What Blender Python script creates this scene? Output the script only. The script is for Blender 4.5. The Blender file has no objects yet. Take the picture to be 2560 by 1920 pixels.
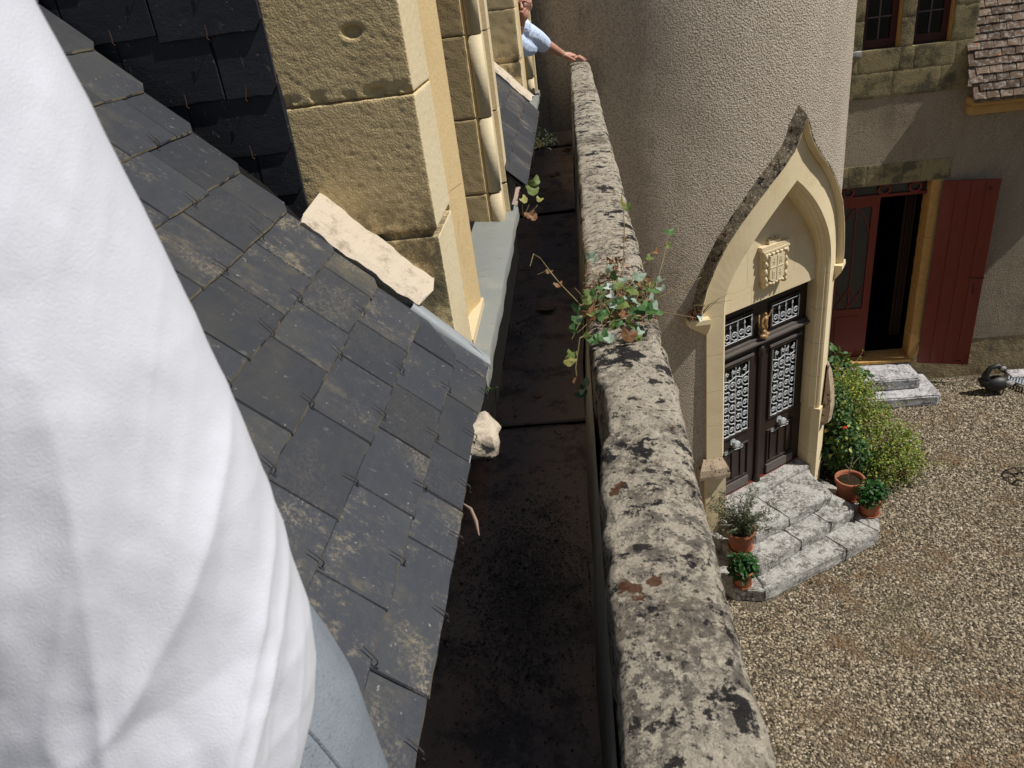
import bpy, bmesh, math, random
import numpy as np
from mathutils import Matrix, Vector
random.seed(7); rng = np.random.default_rng(7)
scene = bpy.context.scene
COL = scene.collection

# ------------------------------------------------------------------ camera, sky, sun, exposure
CAMZ = 6.45
cam_d = bpy.data.cameras.new('camera'); cam = bpy.data.objects.new('camera', cam_d); COL.objects.link(cam)
_D = np.array([486., 3501., 1900.]); _D /= np.linalg.norm(_D)
_F = np.array([128., -1050., 1900.]); _F -= _D * (_F @ _D); _F /= np.linalg.norm(_F)
_R = np.cross(_D, _F); _M = np.stack([_R, _F, -_D])
_r, _u, _b = _M @ [1, 0, 0], _M @ [0, -1, 0], _M @ [0, 0, -1]
cam.matrix_world = Matrix(((_r[0], _u[0], _b[0], 0), (_r[1], _u[1], _b[1], 0), (_r[2], _u[2], _b[2], CAMZ), (0, 0, 0, 1)))
cam_d.sensor_width = 36; cam_d.lens = 1900 / 2560 * 36
cam_d.clip_start = 0.02; cam_d.clip_end = 500
cam_d.dof.use_dof = True; cam_d.dof.focus_distance = 4.5; cam_d.dof.aperture_fstop = 16
scene.camera = cam

SUN_EL, SUN_AZ = 54.0, -8.0          # elevation, azimuth measured from +X towards +Y
world = bpy.data.worlds.new('World'); scene.world = world; world.use_nodes = True
wn_ = world.node_tree.nodes; wl_ = world.node_tree.links
bg = wn_['Background']; sky = wn_.new('ShaderNodeTexSky'); sky.sky_type = 'NISHITA'; sky.sun_disc = False
sky.sun_elevation = math.radians(SUN_EL); sky.sun_rotation = math.radians(90 - SUN_AZ)
wl_.new(sky.outputs[0], bg.inputs[0]); bg.inputs[1].default_value = 0.05
sd = bpy.data.lights.new('sun', 'SUN'); sun = bpy.data.objects.new('sun', sd); COL.objects.link(sun)
sd.energy = 4.8; sd.angle = math.radians(0.53); sd.color = (1.0, 0.965, 0.90)
_sv = Vector((math.cos(math.radians(SUN_EL)) * math.cos(math.radians(SUN_AZ)), math.cos(math.radians(SUN_EL)) * math.sin(math.radians(SUN_AZ)), math.sin(math.radians(SUN_EL))))
sun.rotation_euler = (-_sv).to_track_quat('-Z', 'Y').to_euler(); sun.location = (6, -3, 12)
scene.view_settings.view_transform = 'Standard'; scene.view_settings.look = 'None'
scene.view_settings.exposure = 0.0; scene.view_settings.gamma = 1.0; scene.view_settings.use_curve_mapping = False
scene.render.engine = 'CYCLES'
scene.render.filter_size = 1.05; scene.cycles.use_denoising = True; scene.cycles.max_bounces = 6; scene.cycles.diffuse_bounces = 4
scene.cycles.caustics_reflective = False; scene.cycles.caustics_refractive = False

# ------------------------------------------------------------------ helpers: noise
def _h(i, j, k, seed):
    n = (i * 374761393 + j * 668265263 + k * 2147483647 + seed * 974711).astype(np.int64) & 0xffffffff
    n = ((n ^ (n >> 13)) * 1274126177) & 0xffffffff
    n = (n ^ (n >> 16)) & 0xffffffff
    return n / 4294967295.0
def vnoise(p, seed=0):
    p = np.asarray(p, float); i = np.floor(p).astype(np.int64); f = p - i; f = f * f * (3 - 2 * f)
    r = 0
    for a in (0, 1):
        wx = f[..., 0] if a else 1 - f[..., 0]
        for b in (0, 1):
            wy = f[..., 1] if b else 1 - f[..., 1]
            for c in (0, 1):
                wz = f[..., 2] if c else 1 - f[..., 2]
                r = r + wx * wy * wz * _h(i[..., 0] + a, i[..., 1] + b, i[..., 2] + c, seed)
    return r * 2 - 1
def fbm(p, octv=3, seed=0):
    r = 0; a = 1; s = 1
    for o in range(octv):
        r = r + a * vnoise(np.asarray(p) * s, seed + o * 17); a *= .5; s *= 2.03
    return r
def vfield(p, freq, octv=2, seed=0):
    q = np.asarray(p) * freq
    return np.stack([fbm(q + k * 31.7, octv, seed + k * 5) for k in range(3)], -1)

# ------------------------------------------------------------------ helpers: objects
ROOT = {}
def empty(name, loc):
    o = bpy.data.objects.new(name, None); o.empty_display_size = .1; COL.objects.link(o)
    o.location = loc; ROOT[o.name] = np.array(loc, float); return o
def tag(o, label=None, cat=None, group=None, kind=None):
    if label: o['label'] = label
    if cat: o['category'] = cat
    if group: o['group'] = group
    if kind: o['kind'] = kind
    return o
def thing(name, loc, label, cat, group=None): return tag(empty(name, loc), label, cat, group)
def base_of(parent):
    b = np.zeros(3)
    while parent is not None:
        b = b + np.array(parent.location); parent = parent.parent
    return b
def mk(name, v, f, mat, parent=None, smooth=False, base=None):
    """one mesh object; v are world coordinates; its origin is set at `base` or the parent's origin"""
    v = np.asarray(v, float).reshape(-1, 3)
    pb = base_of(parent) if parent is not None else np.zeros(3)
    ob = np.array(base, float) if base is not None else pb
    me = bpy.data.meshes.new(name)
    lv = v - ob
    if isinstance(f, np.ndarray):
        n, k = f.shape
        me.vertices.add(len(lv)); me.vertices.foreach_set('co', lv.ravel())
        me.loops.add(n * k); me.loops.foreach_set('vertex_index', f.ravel().astype(np.int32))
        me.polygons.add(n); me.polygons.foreach_set('loop_start', np.arange(0, n * k, k, dtype=np.int32))
        me.update(calc_edges=True); me.validate()
    else:
        me.from_pydata([tuple(x) for x in lv], [], [tuple(int(i) for i in q) for q in f]); me.update()
    if smooth: me.polygons.foreach_set('use_smooth', [True] * len(me.polygons))
    ms = mat if isinstance(mat, (list, tuple)) else [mat]
    for m in ms: me.materials.append(m)
    o = bpy.data.objects.new(name, me); COL.objects.link(o)
    if parent is not None: o.parent = parent
    o.location = ob - pb
    return o
def fix_normals(o):
    bm = bmesh.new(); bm.from_mesh(o.data); bmesh.ops.recalc_face_normals(bm, faces=bm.faces); bm.to_mesh(o.data); bm.free(); return o
class MB:
    def __init__(s): s.v = []; s.f = []
    def add(s, v, f):
        o = len(s.v); s.v += [tuple(map(float, x)) for x in v]; s.f += [tuple(int(i) + o for i in q) for q in f]; return s
    def box(s, lo, hi, T=None):
        (a, b, c), (d, e, g) = lo, hi
        v = [(a, b, c), (d, b, c), (d, e, c), (a, e, c), (a, b, g), (d, b, g), (d, e, g), (a, e, g)]
        if T: v = [T(*x) for x in v]
        return s.add(v, [(0, 3, 2, 1), (4, 5, 6, 7), (0, 1, 5, 4), (1, 2, 6, 5), (2, 3, 7, 6), (3, 0, 4, 7)])
    def tube(s, pts, r, n=6, T=None, caps=True):
        P = [np.array(p, float) for p in pts]
        R = r if hasattr(r, '__len__') else [r] * len(P)
        if T: P = [np.array(T(*p), float) for p in P]
        rings = []; up = None
        for i, p in enumerate(P):
            t = P[min(i + 1, len(P) - 1)] - P[max(i - 1, 0)]; t = t / (np.linalg.norm(t) + 1e-9)
            if up is None: up = np.array([0, 0, 1.]) if abs(t[2]) < .9 else np.array([1., 0, 0])
            a = np.cross(t, up); a /= np.linalg.norm(a) + 1e-9; up = np.cross(a, t)
            rings.append([p + R[i] * (math.cos(2 * math.pi * k / n) * a + math.sin(2 * math.pi * k / n) * up) for k in range(n)])
        v = [x for rg in rings for x in rg]; f = []
        for i in range(len(P) - 1):
            for k in range(n): f.append((i * n + k, i * n + (k + 1) % n, (i + 1) * n + (k + 1) % n, (i + 1) * n + k))
        if caps: f += [tuple(range(n))[::-1], tuple((len(P) - 1) * n + k for k in range(n))]
        return s.add(v, f)
    def lathe(s, prof, c, n=20, T=None, ell=(1, 1)):
        v = []; f = []
        for r, z in prof:
            for k in range(n):
                a = 2 * math.pi * k / n; x = (c[0] + r * ell[0] * math.cos(a), c[1] + r * ell[1] * math.sin(a), c[2] + z)
                v.append(T(*x) if T else x)
        m = len(prof)
        for i in range(m - 1):
            for k in range(n): f.append((i * n + k, i * n + (k + 1) % n, (i + 1) * n + (k + 1) % n, (i + 1) * n + k))
        return s.add(v, f)
    def ball(s, c, r, n=10, m=7, T=None):
        rr = r if hasattr(r, '__len__') else (r, r, r)
        v = []; f = []
        for i in range(m + 1):
            th = math.pi * i / m
            for k in range(n):
                a = 2 * math.pi * k / n
                x = (c[0] + rr[0] * math.sin(th) * math.cos(a), c[1] + rr[1] * math.sin(th) * math.sin(a), c[2] + rr[2] * math.cos(th))
                v.append(T(*x) if T else x)
        for i in range(m):
            for k in range(n): f.append((i * n + k, (i + 1) * n + k, (i + 1) * n + (k + 1) % n, i * n + (k + 1) % n))
        return s.add(v, f)
    def prism(s, poly, z0, z1, T=None):
        n = len(poly); v = [(x, y, z0) for x, y in poly] + [(x, y, z1) for x, y in poly]
        if T: v = [T(*x) for x in v]
        return s.add(v, [tuple(range(n))[::-1], tuple(range(n, 2 * n))] + [(k, (k + 1) % n, n + (k + 1) % n, n + k) for k in range(n)])
    def build(s, name, mat, parent=None, smooth=False, base=None, recalc=True):
        o = mk(name, s.v, s.f, mat, parent, smooth, base)
        return fix_normals(o) if recalc else o
def grid_faces(nu, nv, closed_u=False):
    i = np.arange(nu if closed_u else nu - 1); j = np.arange(nv - 1)
    I, J = np.meshgrid(i, j, indexing='ij'); I2 = (I + 1) % nu
    return np.stack([I * nv + J, I2 * nv + J, I2 * nv + J + 1, I * nv + J + 1], -1).reshape(-1, 4)
def rbox(lo, hi, r=.01, res=.03, amp=.002, freq=30, seed=0, octv=2, T=None):
    """rounded box with a rough surface: (verts, quads)"""
    lo = np.array(lo, float); hi = np.array(hi, float); d = hi - lo
    res = np.array(res if hasattr(res, '__len__') else [res] * 3, float)
    V = []; Fc = []; off = 0
    for ax in range(3):
        a, b = (ax + 1) % 3, (ax + 2) % 3
        def cuts(k):
            n = max(1, int(round(d[k] / res[k]))); t = np.linspace(0, 1, n + 1)
            e = min(.3, r / d[k]); return np.unique(np.concatenate([t[(t > e * 1.5) & (t < 1 - e * 1.5)], [0, e * .4, e, 1 - e, 1 - e * .4, 1]]))
        ta, tb = cuts(a), cuts(b); A, B = np.meshgrid(ta, tb, indexing='ij')
        for side in (0, 1):
            P = np.empty(A.shape + (3,)); P[..., a] = lo[a] + A * d[a]; P[..., b] = lo[b] + B * d[b]; P[..., ax] = hi[ax] if side else lo[ax]
            V.append(P.reshape(-1, 3)); g = grid_faces(len(ta), len(tb)) + off
            Fc.append(g if side else g[:, ::-1]); off += A.size
    V = np.concatenate(V); rr = np.minimum(r, d / 2 * .99); q = np.clip(V, lo + rr, hi - rr); w = V - q
    L = np.linalg.norm(w / rr, axis=1, keepdims=True); L[L == 0] = 1
    V = q + w / np.maximum(L, 1e-9)
    if amp: V = V + vfield(V, freq, octv, seed) * amp
    if T is not None: V = np.array([T(*x) for x in V]) if not getattr(T, 'vec', False) else T(V)
    return V, np.concatenate(Fc)
def stone(name, lo, hi, mat, parent, r=.01, res=.03, amp=.002, freq=30, seed=0, octv=2, T=None, base=None):
    v, f = rbox(lo, hi, r, res, amp, freq, seed, octv, T)
    o = mk(name, v, f, mat, parent, True, base)
    bm = bmesh.new(); bm.from_mesh(o.data); bmesh.ops.remove_doubles(bm, verts=bm.verts, dist=1e-5); bmesh.ops.recalc_face_normals(bm, faces=bm.faces); bm.to_mesh(o.data); bm.free()
    return o
def prism_stone(name, poly, z0, z1, mat, parent, T=None, bev=.012, amp=.003, seed=0, cuts=2):
    bm = bmesh.new(); vs = [bm.verts.new((x, y, z0)) for x, y in poly]; fc = bm.faces.new(vs)
    ex_ = bmesh.ops.extrude_face_region(bm, geom=[fc]); bmesh.ops.translate(bm, vec=(0, 0, z1 - z0), verts=[e for e in ex_['geom'] if isinstance(e, bmesh.types.BMVert)])
    bmesh.ops.recalc_face_normals(bm, faces=bm.faces)
    bmesh.ops.bevel(bm, geom=list(bm.edges), offset=bev, segments=2, affect='EDGES')
    bmesh.ops.triangulate(bm, faces=bm.faces)
    for _ in range(cuts):
        ln = [e for e in bm.edges if e.calc_length() > .05]
        if ln: bmesh.ops.subdivide_edges(bm, edges=ln, cuts=1, use_grid_fill=True)
        bmesh.ops.triangulate(bm, faces=bm.faces)
    V = np.array([v.co for v in bm.verts]); V = V + vfield(V, 14, 3, seed) * amp
    for v, x in zip(bm.verts, V): v.co = T(*x) if T else x
    bmesh.ops.recalc_face_normals(bm, faces=bm.faces)
    v = [tuple(x.co) for x in bm.verts]; bm.verts.index_update(); f = [[x.index for x in q.verts] for q in bm.faces]; bm.free()
    return mk(name, v, f, mat, parent, False)

# ------------------------------------------------------------------ helpers: materials
class NM:
    def __init__(s, name):
        s.m = bpy.data.materials.new(name); s.m.use_nodes = True; s.t = s.m.node_tree; s.n = s.t.nodes; s.l = s.t.links
        s.b = s.n['Principled BSDF']; s.geo = s.n.new('ShaderNodeNewGeometry'); s.vec = s.geo.outputs['Position']; s.col = None; s.hgt = None
    def node(s, t, **k):
        n = s.n.new(t)
        for a, b in k.items(): setattr(n, a, b)
        return n
    def inp(s, sock, v):
        if hasattr(v, 'is_linked') or isinstance(v, bpy.types.NodeSocket): s.l.new(v, sock)
        else: sock.default_value = v
    def math(s, op, a, b=0, c=0):
        n = s.node('ShaderNodeMath', operation=op); s.inp(n.inputs[0], a); s.inp(n.inputs[1], b); s.inp(n.inputs[2], c); return n.outputs[0]
    def objcoords(s):
        tc = s.node('ShaderNodeTexCoord'); oi = s.node('ShaderNodeObjectInfo'); mu = s.math('MULTIPLY', oi.outputs['Random'], 37.0)
        cb = s.node('ShaderNodeCombineXYZ'); s.l.new(mu, cb.inputs[0]); s.l.new(mu, cb.inputs[1]); s.l.new(mu, cb.inputs[2])
        ad = s.node('ShaderNodeVectorMath', operation='ADD'); s.l.new(tc.outputs['Object'], ad.inputs[0]); s.l.new(cb.outputs[0], ad.inputs[1])
        s.vec = ad.outputs[0]; return s
    def mapped(s, sc=(1, 1, 1), rot=(0, 0, 0), loc=(0, 0, 0)):
        m = s.node('ShaderNodeMapping'); s.l.new(s.vec, m.inputs[0]); m.inputs['Scale'].default_value = sc; m.inputs['Rotation'].default_value = rot; m.inputs['Location'].default_value = loc
        return m.outputs[0]
    def noise(s, scale, detail=4, rough=.55, sc=(1, 1, 1), rot=(0, 0, 0), loc=(0, 0, 0), dist=0):
        n = s.node('ShaderNodeTexNoise'); s.l.new(s.mapped(sc, rot, loc), n.inputs['Vector']); n.inputs['Scale'].default_value = scale
        n.inputs['Detail'].default_value = detail; n.inputs['Roughness'].default_value = rough; n.inputs['Distortion'].default_value = dist; return n.outputs['Fac']
    def voro(s, scale, sc=(1, 1, 1), feat='F1', out='Distance', loc=(0, 0, 0), rnd=1):
        n = s.node('ShaderNodeTexVoronoi', feature=feat); s.l.new(s.mapped(sc, (0, 0, 0), loc), n.inputs['Vector']); n.inputs['Scale'].default_value = scale; n.inputs['Randomness'].default_value = rnd; return n.outputs[out]
    def ramp(s, fac, lo, hi):
        n = s.node('ShaderNodeMapRange'); n.interpolation_type = 'SMOOTHSTEP'; s.inp(n.inputs[0], fac); n.inputs[1].default_value = lo; n.inputs[2].default_value = hi; return n.outputs[0]
    def base(s, c): s.col = tuple(c) + (1,); return s
    def layer(s, c, fac, amt=1.0):
        n = s.node('ShaderNodeMix', data_type='RGBA'); f = s.math('MULTIPLY', fac, amt) if amt != 1 else fac
        s.inp(n.inputs[0], f)
        for i, v in ((6, s.col), (7, tuple(c) + (1,) if isinstance(c, (tuple, list)) else c)): s.inp(n.inputs[i], v)
        s.col = n.outputs[2]; return s
    def bright(s, fac, lo, hi):
        """multiply colour by lo..hi following a 0..1 factor"""
        v = s.math('MULTIPLY_ADD', fac, hi - lo, lo); n = s.node('ShaderNodeVectorMath', operation='SCALE')
        s.inp(n.inputs[0], s.col if not isinstance(s.col, tuple) else s.col[:3]); s.inp(n.inputs[3], v); s.col = n.outputs[0]; return s
    def rnd_obj(s, lo, hi): return s.bright(s.node('ShaderNodeObjectInfo').outputs['Random'], lo, hi)
    def rnd_isl(s): return s.geo.outputs['Random Per Island']
    def bump(s, h, dist, strength=1.0):
        n = s.node('ShaderNodeBump'); s.inp(n.inputs['Height'], h); n.inputs['Distance'].default_value = dist; n.inputs['Strength'].default_value = strength
        if s.hgt is not None: s.l.new(s.hgt, n.inputs['Normal'])
        s.hgt = n.outputs[0]; return s
    def done(s, rough=.8, spec=.3, metal=0, trans=None, **k):
        if isinstance(s.col, tuple): s.b.inputs['Base Color'].default_value = s.col
        else: s.l.new(s.col, s.b.inputs['Base Color'])
        s.inp(s.b.inputs['Roughness'], rough); s.b.inputs['Specular IOR Level'].default_value = spec; s.b.inputs['Metallic'].default_value = metal
        if s.hgt is not None: s.l.new(s.hgt, s.b.inputs['Normal'])
        if trans is not None:
            tr = s.node('ShaderNodeBsdfTranslucent'); s.inp(tr.inputs[0], s.col); mx = s.node('ShaderNodeMixShader'); mx.inputs[0].default_value = trans
            s.l.new(s.b.outputs[0], mx.inputs[1]); s.l.new(tr.outputs[0], mx.inputs[2]); s.l.new(mx.outputs[0], s.n['Material Output'].inputs[0])
        for a, b in k.items(): s.b.inputs[a].default_value = b
        return s.m
def simple(name, c, rough=.8, spec=.3, n=None, amt=.3, bump=None):
    m = NM(name).base(c)
    if n: m.bright(m.noise(n), 1 - amt, 1 + amt)
    if bump: m.bump(m.noise(bump[0], 3), bump[1])
    return m.done(rough, spec)

# slate
def slate_mat(name, base, lichen):
    m = NM(name).objcoords().base(base)
    gate = m.math('MULTIPLY_ADD', m.ramp(m.node('ShaderNodeObjectInfo').outputs['Random'], .35, .95), .85, .15)
    m.bright(m.noise(70, 4, .65, (.22, 1, 1), (0, 0, .5)), .80, 1.22)
    m.layer((.070, .068, .058), m.ramp(m.noise(2.4, 4, .6, loc=(7, 7, 7)), .48, .72), lichen * .6)
    m.layer((.095, .083, .062), m.math('MULTIPLY', m.ramp(m.noise(7, 8, .80, (1, .55, 1)), .51, .66), gate), lichen)
    m.layer((.18, .152, .105), m.math('MULTIPLY', m.ramp(m.noise(13, 10, .86, (1, .65, 1), loc=(3, 5, 1)), .55, .66), gate), lichen)
    m.layer((.23, .215, .18), m.ramp(m.noise(48, 5, .7, (1.3, .38, 1), (0, 0, .12), loc=(9, 9, 2)), .645, .70), .35)
    m.layer((.24, .20, .14), m.math('MULTIPLY', m.ramp(m.noise(5, 6, .7, loc=(2, 8, 6)), .50, .62), m.math('MULTIPLY', m.ramp(m.noise(160, 6, .8), .46, .58), gate)), lichen * .8)
    m.layer((.28, .28, .265), m.ramp(m.noise(95, 3, .55), .69, .74), .6)
    m.rnd_obj(.82, 1.2)
    m.bump(m.noise(22, 5, .6, (.5, 1, 1)), .0022); m.bump(m.noise(220, 3, .7), .0006)
    return m.done(.46, .42)
MAT = {}
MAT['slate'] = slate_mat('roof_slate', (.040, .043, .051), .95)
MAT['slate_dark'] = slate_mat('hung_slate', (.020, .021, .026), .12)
MAT['slate_edge'] = simple('dressed_slate_edge', (.115, .098, .068), .8, .3, 60, .5)
MAT['slate_edge_dark'] = simple('dark_slate_edge', (.045, .045, .05), .8, .3, 60, .5)
MAT['hook'] = simple('slate_hook_wire', (.045, .038, .033), .5, .5, 80, .5)
MAT['hook_rust'] = simple('rusty_hook_wire', (.085, .042, .03), .8, .3, 80, .4)
MAT['dark'] = simple('roof_void', (.012, .011, .010), .95, .1)

def zmask(m, z0, z1):
    sx = m.node('ShaderNodeSeparateXYZ'); m.l.new(m.geo.outputs['Position'], sx.inputs[0]); return m.ramp(sx.outputs[2], z0, z1)
def limestone(name, c, dirt=(.12, .10, .07), dirt_amt=.4, tool=.0015, toolfreq=150, black=0.0, yell=(.5, .33, .13), stain=False):
    m = NM(name).base(c)
    m.layer(yell, m.ramp(m.noise(2.3, 4, .6), .45, .8), .35)
    m.layer(dirt, m.ramp(m.noise(5, 6, .7), .52, .78), dirt_amt)
    if black: m.layer((.035, .032, .026), m.ramp(m.noise(7, 6, .7, loc=(3, 1, 7)), .53, .68), black)
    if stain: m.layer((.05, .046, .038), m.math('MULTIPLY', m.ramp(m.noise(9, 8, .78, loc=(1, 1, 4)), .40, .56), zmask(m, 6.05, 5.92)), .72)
    m.bright(m.noise(70, 3), .86, 1.12)
    if tool: m.bump(m.noise(toolfreq, 3, .6), tool); m.bump(m.noise(30, 4, .6), tool * .25)
    return m.done(.9, .15)
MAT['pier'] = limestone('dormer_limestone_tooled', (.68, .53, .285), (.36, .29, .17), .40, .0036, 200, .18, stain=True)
MAT['pier_lit'] = limestone('dormer_limestone_lit', (.64, .54, .36), (.44, .35, .21), .30, .0012, 120)  # lit copy of the stone: sunlit look of sun-facing sides put into colour
MAT['cove'] = limestone('dormer_limestone_yellow', (.58, .44, .235), (.42, .30, .15), .5, .0012, 120)
MAT['portal'] = limestone('portal_limestone', (.74, .62, .40), (.48, .36, .18), .30, .0008, 60)
MAT['tymp'] = limestone('tympanum_limestone', (.68, .57, .375), (.50, .38, .20), .22, .0006, 60)
def lichen_stone(name, c1, c2, c3, sc=1.0, amt=.9, dens=0.0):
    m = NM(name).base(c1)
    m.bright(m.noise(260 * sc, 4, .75), .5, 1.45)
    big = m.ramp(m.noise(4 * sc, 5, .65), .38, .58)
    m.layer(c3, m.ramp(m.noise(3.0 * sc, 10, .82, loc=(4, 4, 4)), .52 - dens, .60 - dens), amt * .85)
    m.layer((.58, .51, .40), m.ramp(m.noise(70 * sc, 7, .75, loc=(1, 8, 2)), .545, .60), .85)
    sp_ = m.math('MULTIPLY', m.ramp(m.noise(36 * sc, 9, .78, loc=(8, 1, 3)), .475 - dens, .56 - dens), m.math('MULTIPLY_ADD', big, .7, .3))
    m.layer(c2, sp_, amt)
    m.layer((.040, .036, .035), m.ramp(m.noise(80 * sc, 7, .78, loc=(12, 6, 3)), .545 - dens, .60 - dens), .9)
    m.layer((.018, .017, .019), m.ramp(m.noise(9 * sc, 9, .70, loc=(2, 6, 1)), .565 - dens * .6, .595 - dens * .6), .96)
    m.layer((.022, .020, .021), m.ramp(m.noise(21 * sc, 8, .70, loc=(21, 6, 1)), .575 - dens * .6, .61 - dens * .6), .95)
    m.layer((.095, .036, .014), m.ramp(m.noise(13 * sc, 4, .6, loc=(9, 2, 2)), .655, .675), .9)
    m.bump(m.noise(200 * sc, 5, .75), .006); m.bump(m.noise(34 * sc, 6, .65), .007)
    return m
MAT['parapet'] = lichen_stone('lichened_parapet', (.47, .415, .33), (.12, .105, .09), (.10, .080, .062)).done(.95, .1)
MAT['hood'] = lichen_stone('lichened_hood_stone', (.22, .18, .125), (.09, .075, .058), (.085, .07, .052), .8, .85, .0).done(.95, .1)
MAT['cap'] = lichen_stone('granular_cap_stone', (.44, .34, .24), (.22, .17, .12), (.25, .19, .13), 1.0, .6, -.03).done(.95, .1)
def step_mat(name, c1, wh, amt):
    m = NM(name).base(c1)
    m.layer((.085, .077, .066), m.ramp(m.noise(7, 8, .75), .46, .58), .9)
    m.layer(wh, m.ramp(m.noise(5, 9, .80, loc=(3, 3, 1)), .44, .56), amt * .8)
    m.layer(wh, m.ramp(m.noise(26, 8, .78, loc=(5, 1, 1)), .47, .58), amt)
    m.layer((.13, .115, .095), m.ramp(m.noise(50, 6, .75, loc=(5, 9, 1)), .55, .64), .8)
    m.layer((.045, .042, .038), m.ramp(m.noise(19, 8, .75, loc=(7, 5, 1)), .57, .65), .75)
    m.bump(m.noise(60, 6, .75), .007)
    return m.done(.95, .1)
MAT['step'] = step_mat('lichened_step_stone', (.18, .165, .145), (.50, .49, .46), .85)
MAT['step_far'] = step_mat('grey_step_stone', (.28, .27, .27), (.62, .61, .62), .75)

def roughcast(name, c, dirt, scale=66, dist=.026):
    m = NM(name).base(c)
    m.layer(dirt, m.ramp(m.noise(1.1, 5, .6), .45, .75), .45)
    m.bright(m.noise(48, 3, .6), .80, 1.18)
    m.layer(dirt, m.ramp(m.noise(3, 7, .72, (1, 1, .18), loc=(2, 9, 4)), .46, .68), .55); m.layer((.20, .165, .125), m.ramp(m.noise(.9, 7, .7, (1, 1, .6), loc=(5, 1, 8)), .53, .68), .5)
    nz_ = m.noise(scale, 2, .55); m.bright(m.ramp(nz_, .36, .56), .74, 1.08); m.bump(nz_, dist)  # pits also darker in colour: painted self-shadow of the grain
    return m.done(1.0, .0)
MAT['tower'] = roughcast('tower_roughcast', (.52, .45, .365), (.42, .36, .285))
MAT['farwall'] = roughcast('house_roughcast', (.34, .285, .215), (.24, .195, .14), 78, .012)
m = NM('house_cement_plinth').base((.33, .26, .15)); m.layer((.16, .13, .09), m.ramp(m.noise(3, 5, .6), .45, .75), .8); m.bump(m.noise(30, 4), .01); MAT['plinth'] = m.done(.95, .1)
m = NM('mossy_ashlar').base((.30, .25, .14)); m.layer((.085, .08, .055), m.ramp(m.noise(3.2, 6, .7), .44, .62), .85); m.layer((.38, .31, .15), m.ramp(m.noise(8, 6, .7, loc=(2, 2, 8)), .56, .7), .7); m.bright(m.noise(60, 3), .7, 1.25); m.bump(m.noise(45, 5, .7), .012); MAT['ashlar'] = m.done(.95, .1)
MAT['ochre'] = simple('ochre_stone_jamb', (.50, .29, .10), .9, .15, 14, .3, (50, .004))
MAT['cornice'] = simple('ochre_cornice', (.46, .29, .11), .9, .15, 6, .2, (30, .003))

# metals, paint, wood
m = NM('lead_sheet').base((.215, .225, .21)); m.layer((.29, .275, .24), m.ramp(m.noise(6, 5), .5, .7), .6); m.layer((.17, .16, .15), m.ramp(m.noise(22, 5, .7), .58, .7), .6); m.bump(m.noise(9, 3), .006); MAT['lead'] = m.done(.55, .45)
m = NM('dirty_gutter_lead').base((.40, .32, .275)); m.layer((.52, .35, .25), m.ramp(m.noise(4, 5, .6, (1, .5, 1)), .45, .7), .8); m.layer((.17, .15, .14), m.ramp(m.noise(5, 8, .78, loc=(4, 2, 3)), .49, .60), .85); m.layer((.60, .54, .47), m.ramp(m.noise(85, 4, .7), .64, .72), .6); m.bump(m.noise(40, 5, .7), .006); MAT['gutter'] = m.done(.85, .25)
MAT['grit'] = (lambda m: (m.layer((.50, .45, .39), m.rnd_isl(), 1.0), m.done(.95, .1))[1])(NM('gutter_grit').base((.10, .085, .075)))
MAT['flash'] = simple('lead_flashing', (.26, .23, .18), .6, .35, 12, .35, (20, .004))
MAT['zinc'] = simple('zinc_flashing', (.27, .29, .30), .42, .5, 10, .25, (14, .002))
MAT['mortar'] = (lambda m: (m.layer((.30, .24, .18), m.ramp(m.noise(20, 7, .75), .5, .66), .8), m.bump(m.noise(35, 5, .7), .006), m.bump(m.noise(150, 3), .0015), m.done(.95, .1))[3])(NM('pink_mortar').base((.54, .46, .36)))
m = NM('dark_stained_door').base((.026, .0165, .013)); m.bright(m.noise(14, 4, .6, (1, 1, .08)), .6, 1.5); m.bump(m.noise(60, 3, .6, (1, 1, .1)), .001); MAT['wood'] = m.done(.45, .4)
MAT['wood_grey'] = simple('weathered_rail_wood', (.11, .095, .085), .75, .3, 30, .4)
MAT['iron_white'] = simple('white_ironwork', (.50, .52, .54), .45, .4, 60, .15)
MAT['knob'] = simple('pewter_knob', (.42, .44, .45), .35, .6, 50, .3)
MAT['bronze'] = simple('gilt_bronze', (.30, .17, .06), .42, .6, 25, .5)
m = NM('red_paint').base((.165, .024, .015)); m.layer((.20, .05, .03), m.ramp(m.noise(3, 6, .7, (1, 1, .3)), .5, .75), .6); m.bright(m.noise(16, 5, .7, (1, 1, .15)), .72, 1.25); m.bump(m.noise(50, 2, .5, (1, 1, .1)), .0006); MAT['red'] = m.done(.42, .4)
MAT['red_dark'] = simple('dark_red_frame_paint', (.055, .013, .012), .5, .35, 10, .2)
MAT['bar'] = simple('glazing_bar_paint', (.10, .075, .08), .6, .3)
MAT['glass'] = simple('dark_window_glass', (.004, .005, .006), .06, .5)
MAT['glass_dusty'] = simple('dusty_door_glass', (.035, .036, .034), .22, .5, 6, .4)
MAT['black'] = simple('unlit_interior_shade', (.006, .005, .005), .95, .05)  # near-black: the shade of unlit rooms is put into the colour
MAT['curtain'] = simple('interior_curtain', (.06, .035, .03), .9, .1)
MAT['iron'] = simple('black_iron', (.02, .02, .02), .5, .4)
m = NM('lichened_roof_tile').objcoords().base((.155, .105, .072)); m.rnd_obj(.45, 1.4)
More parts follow.
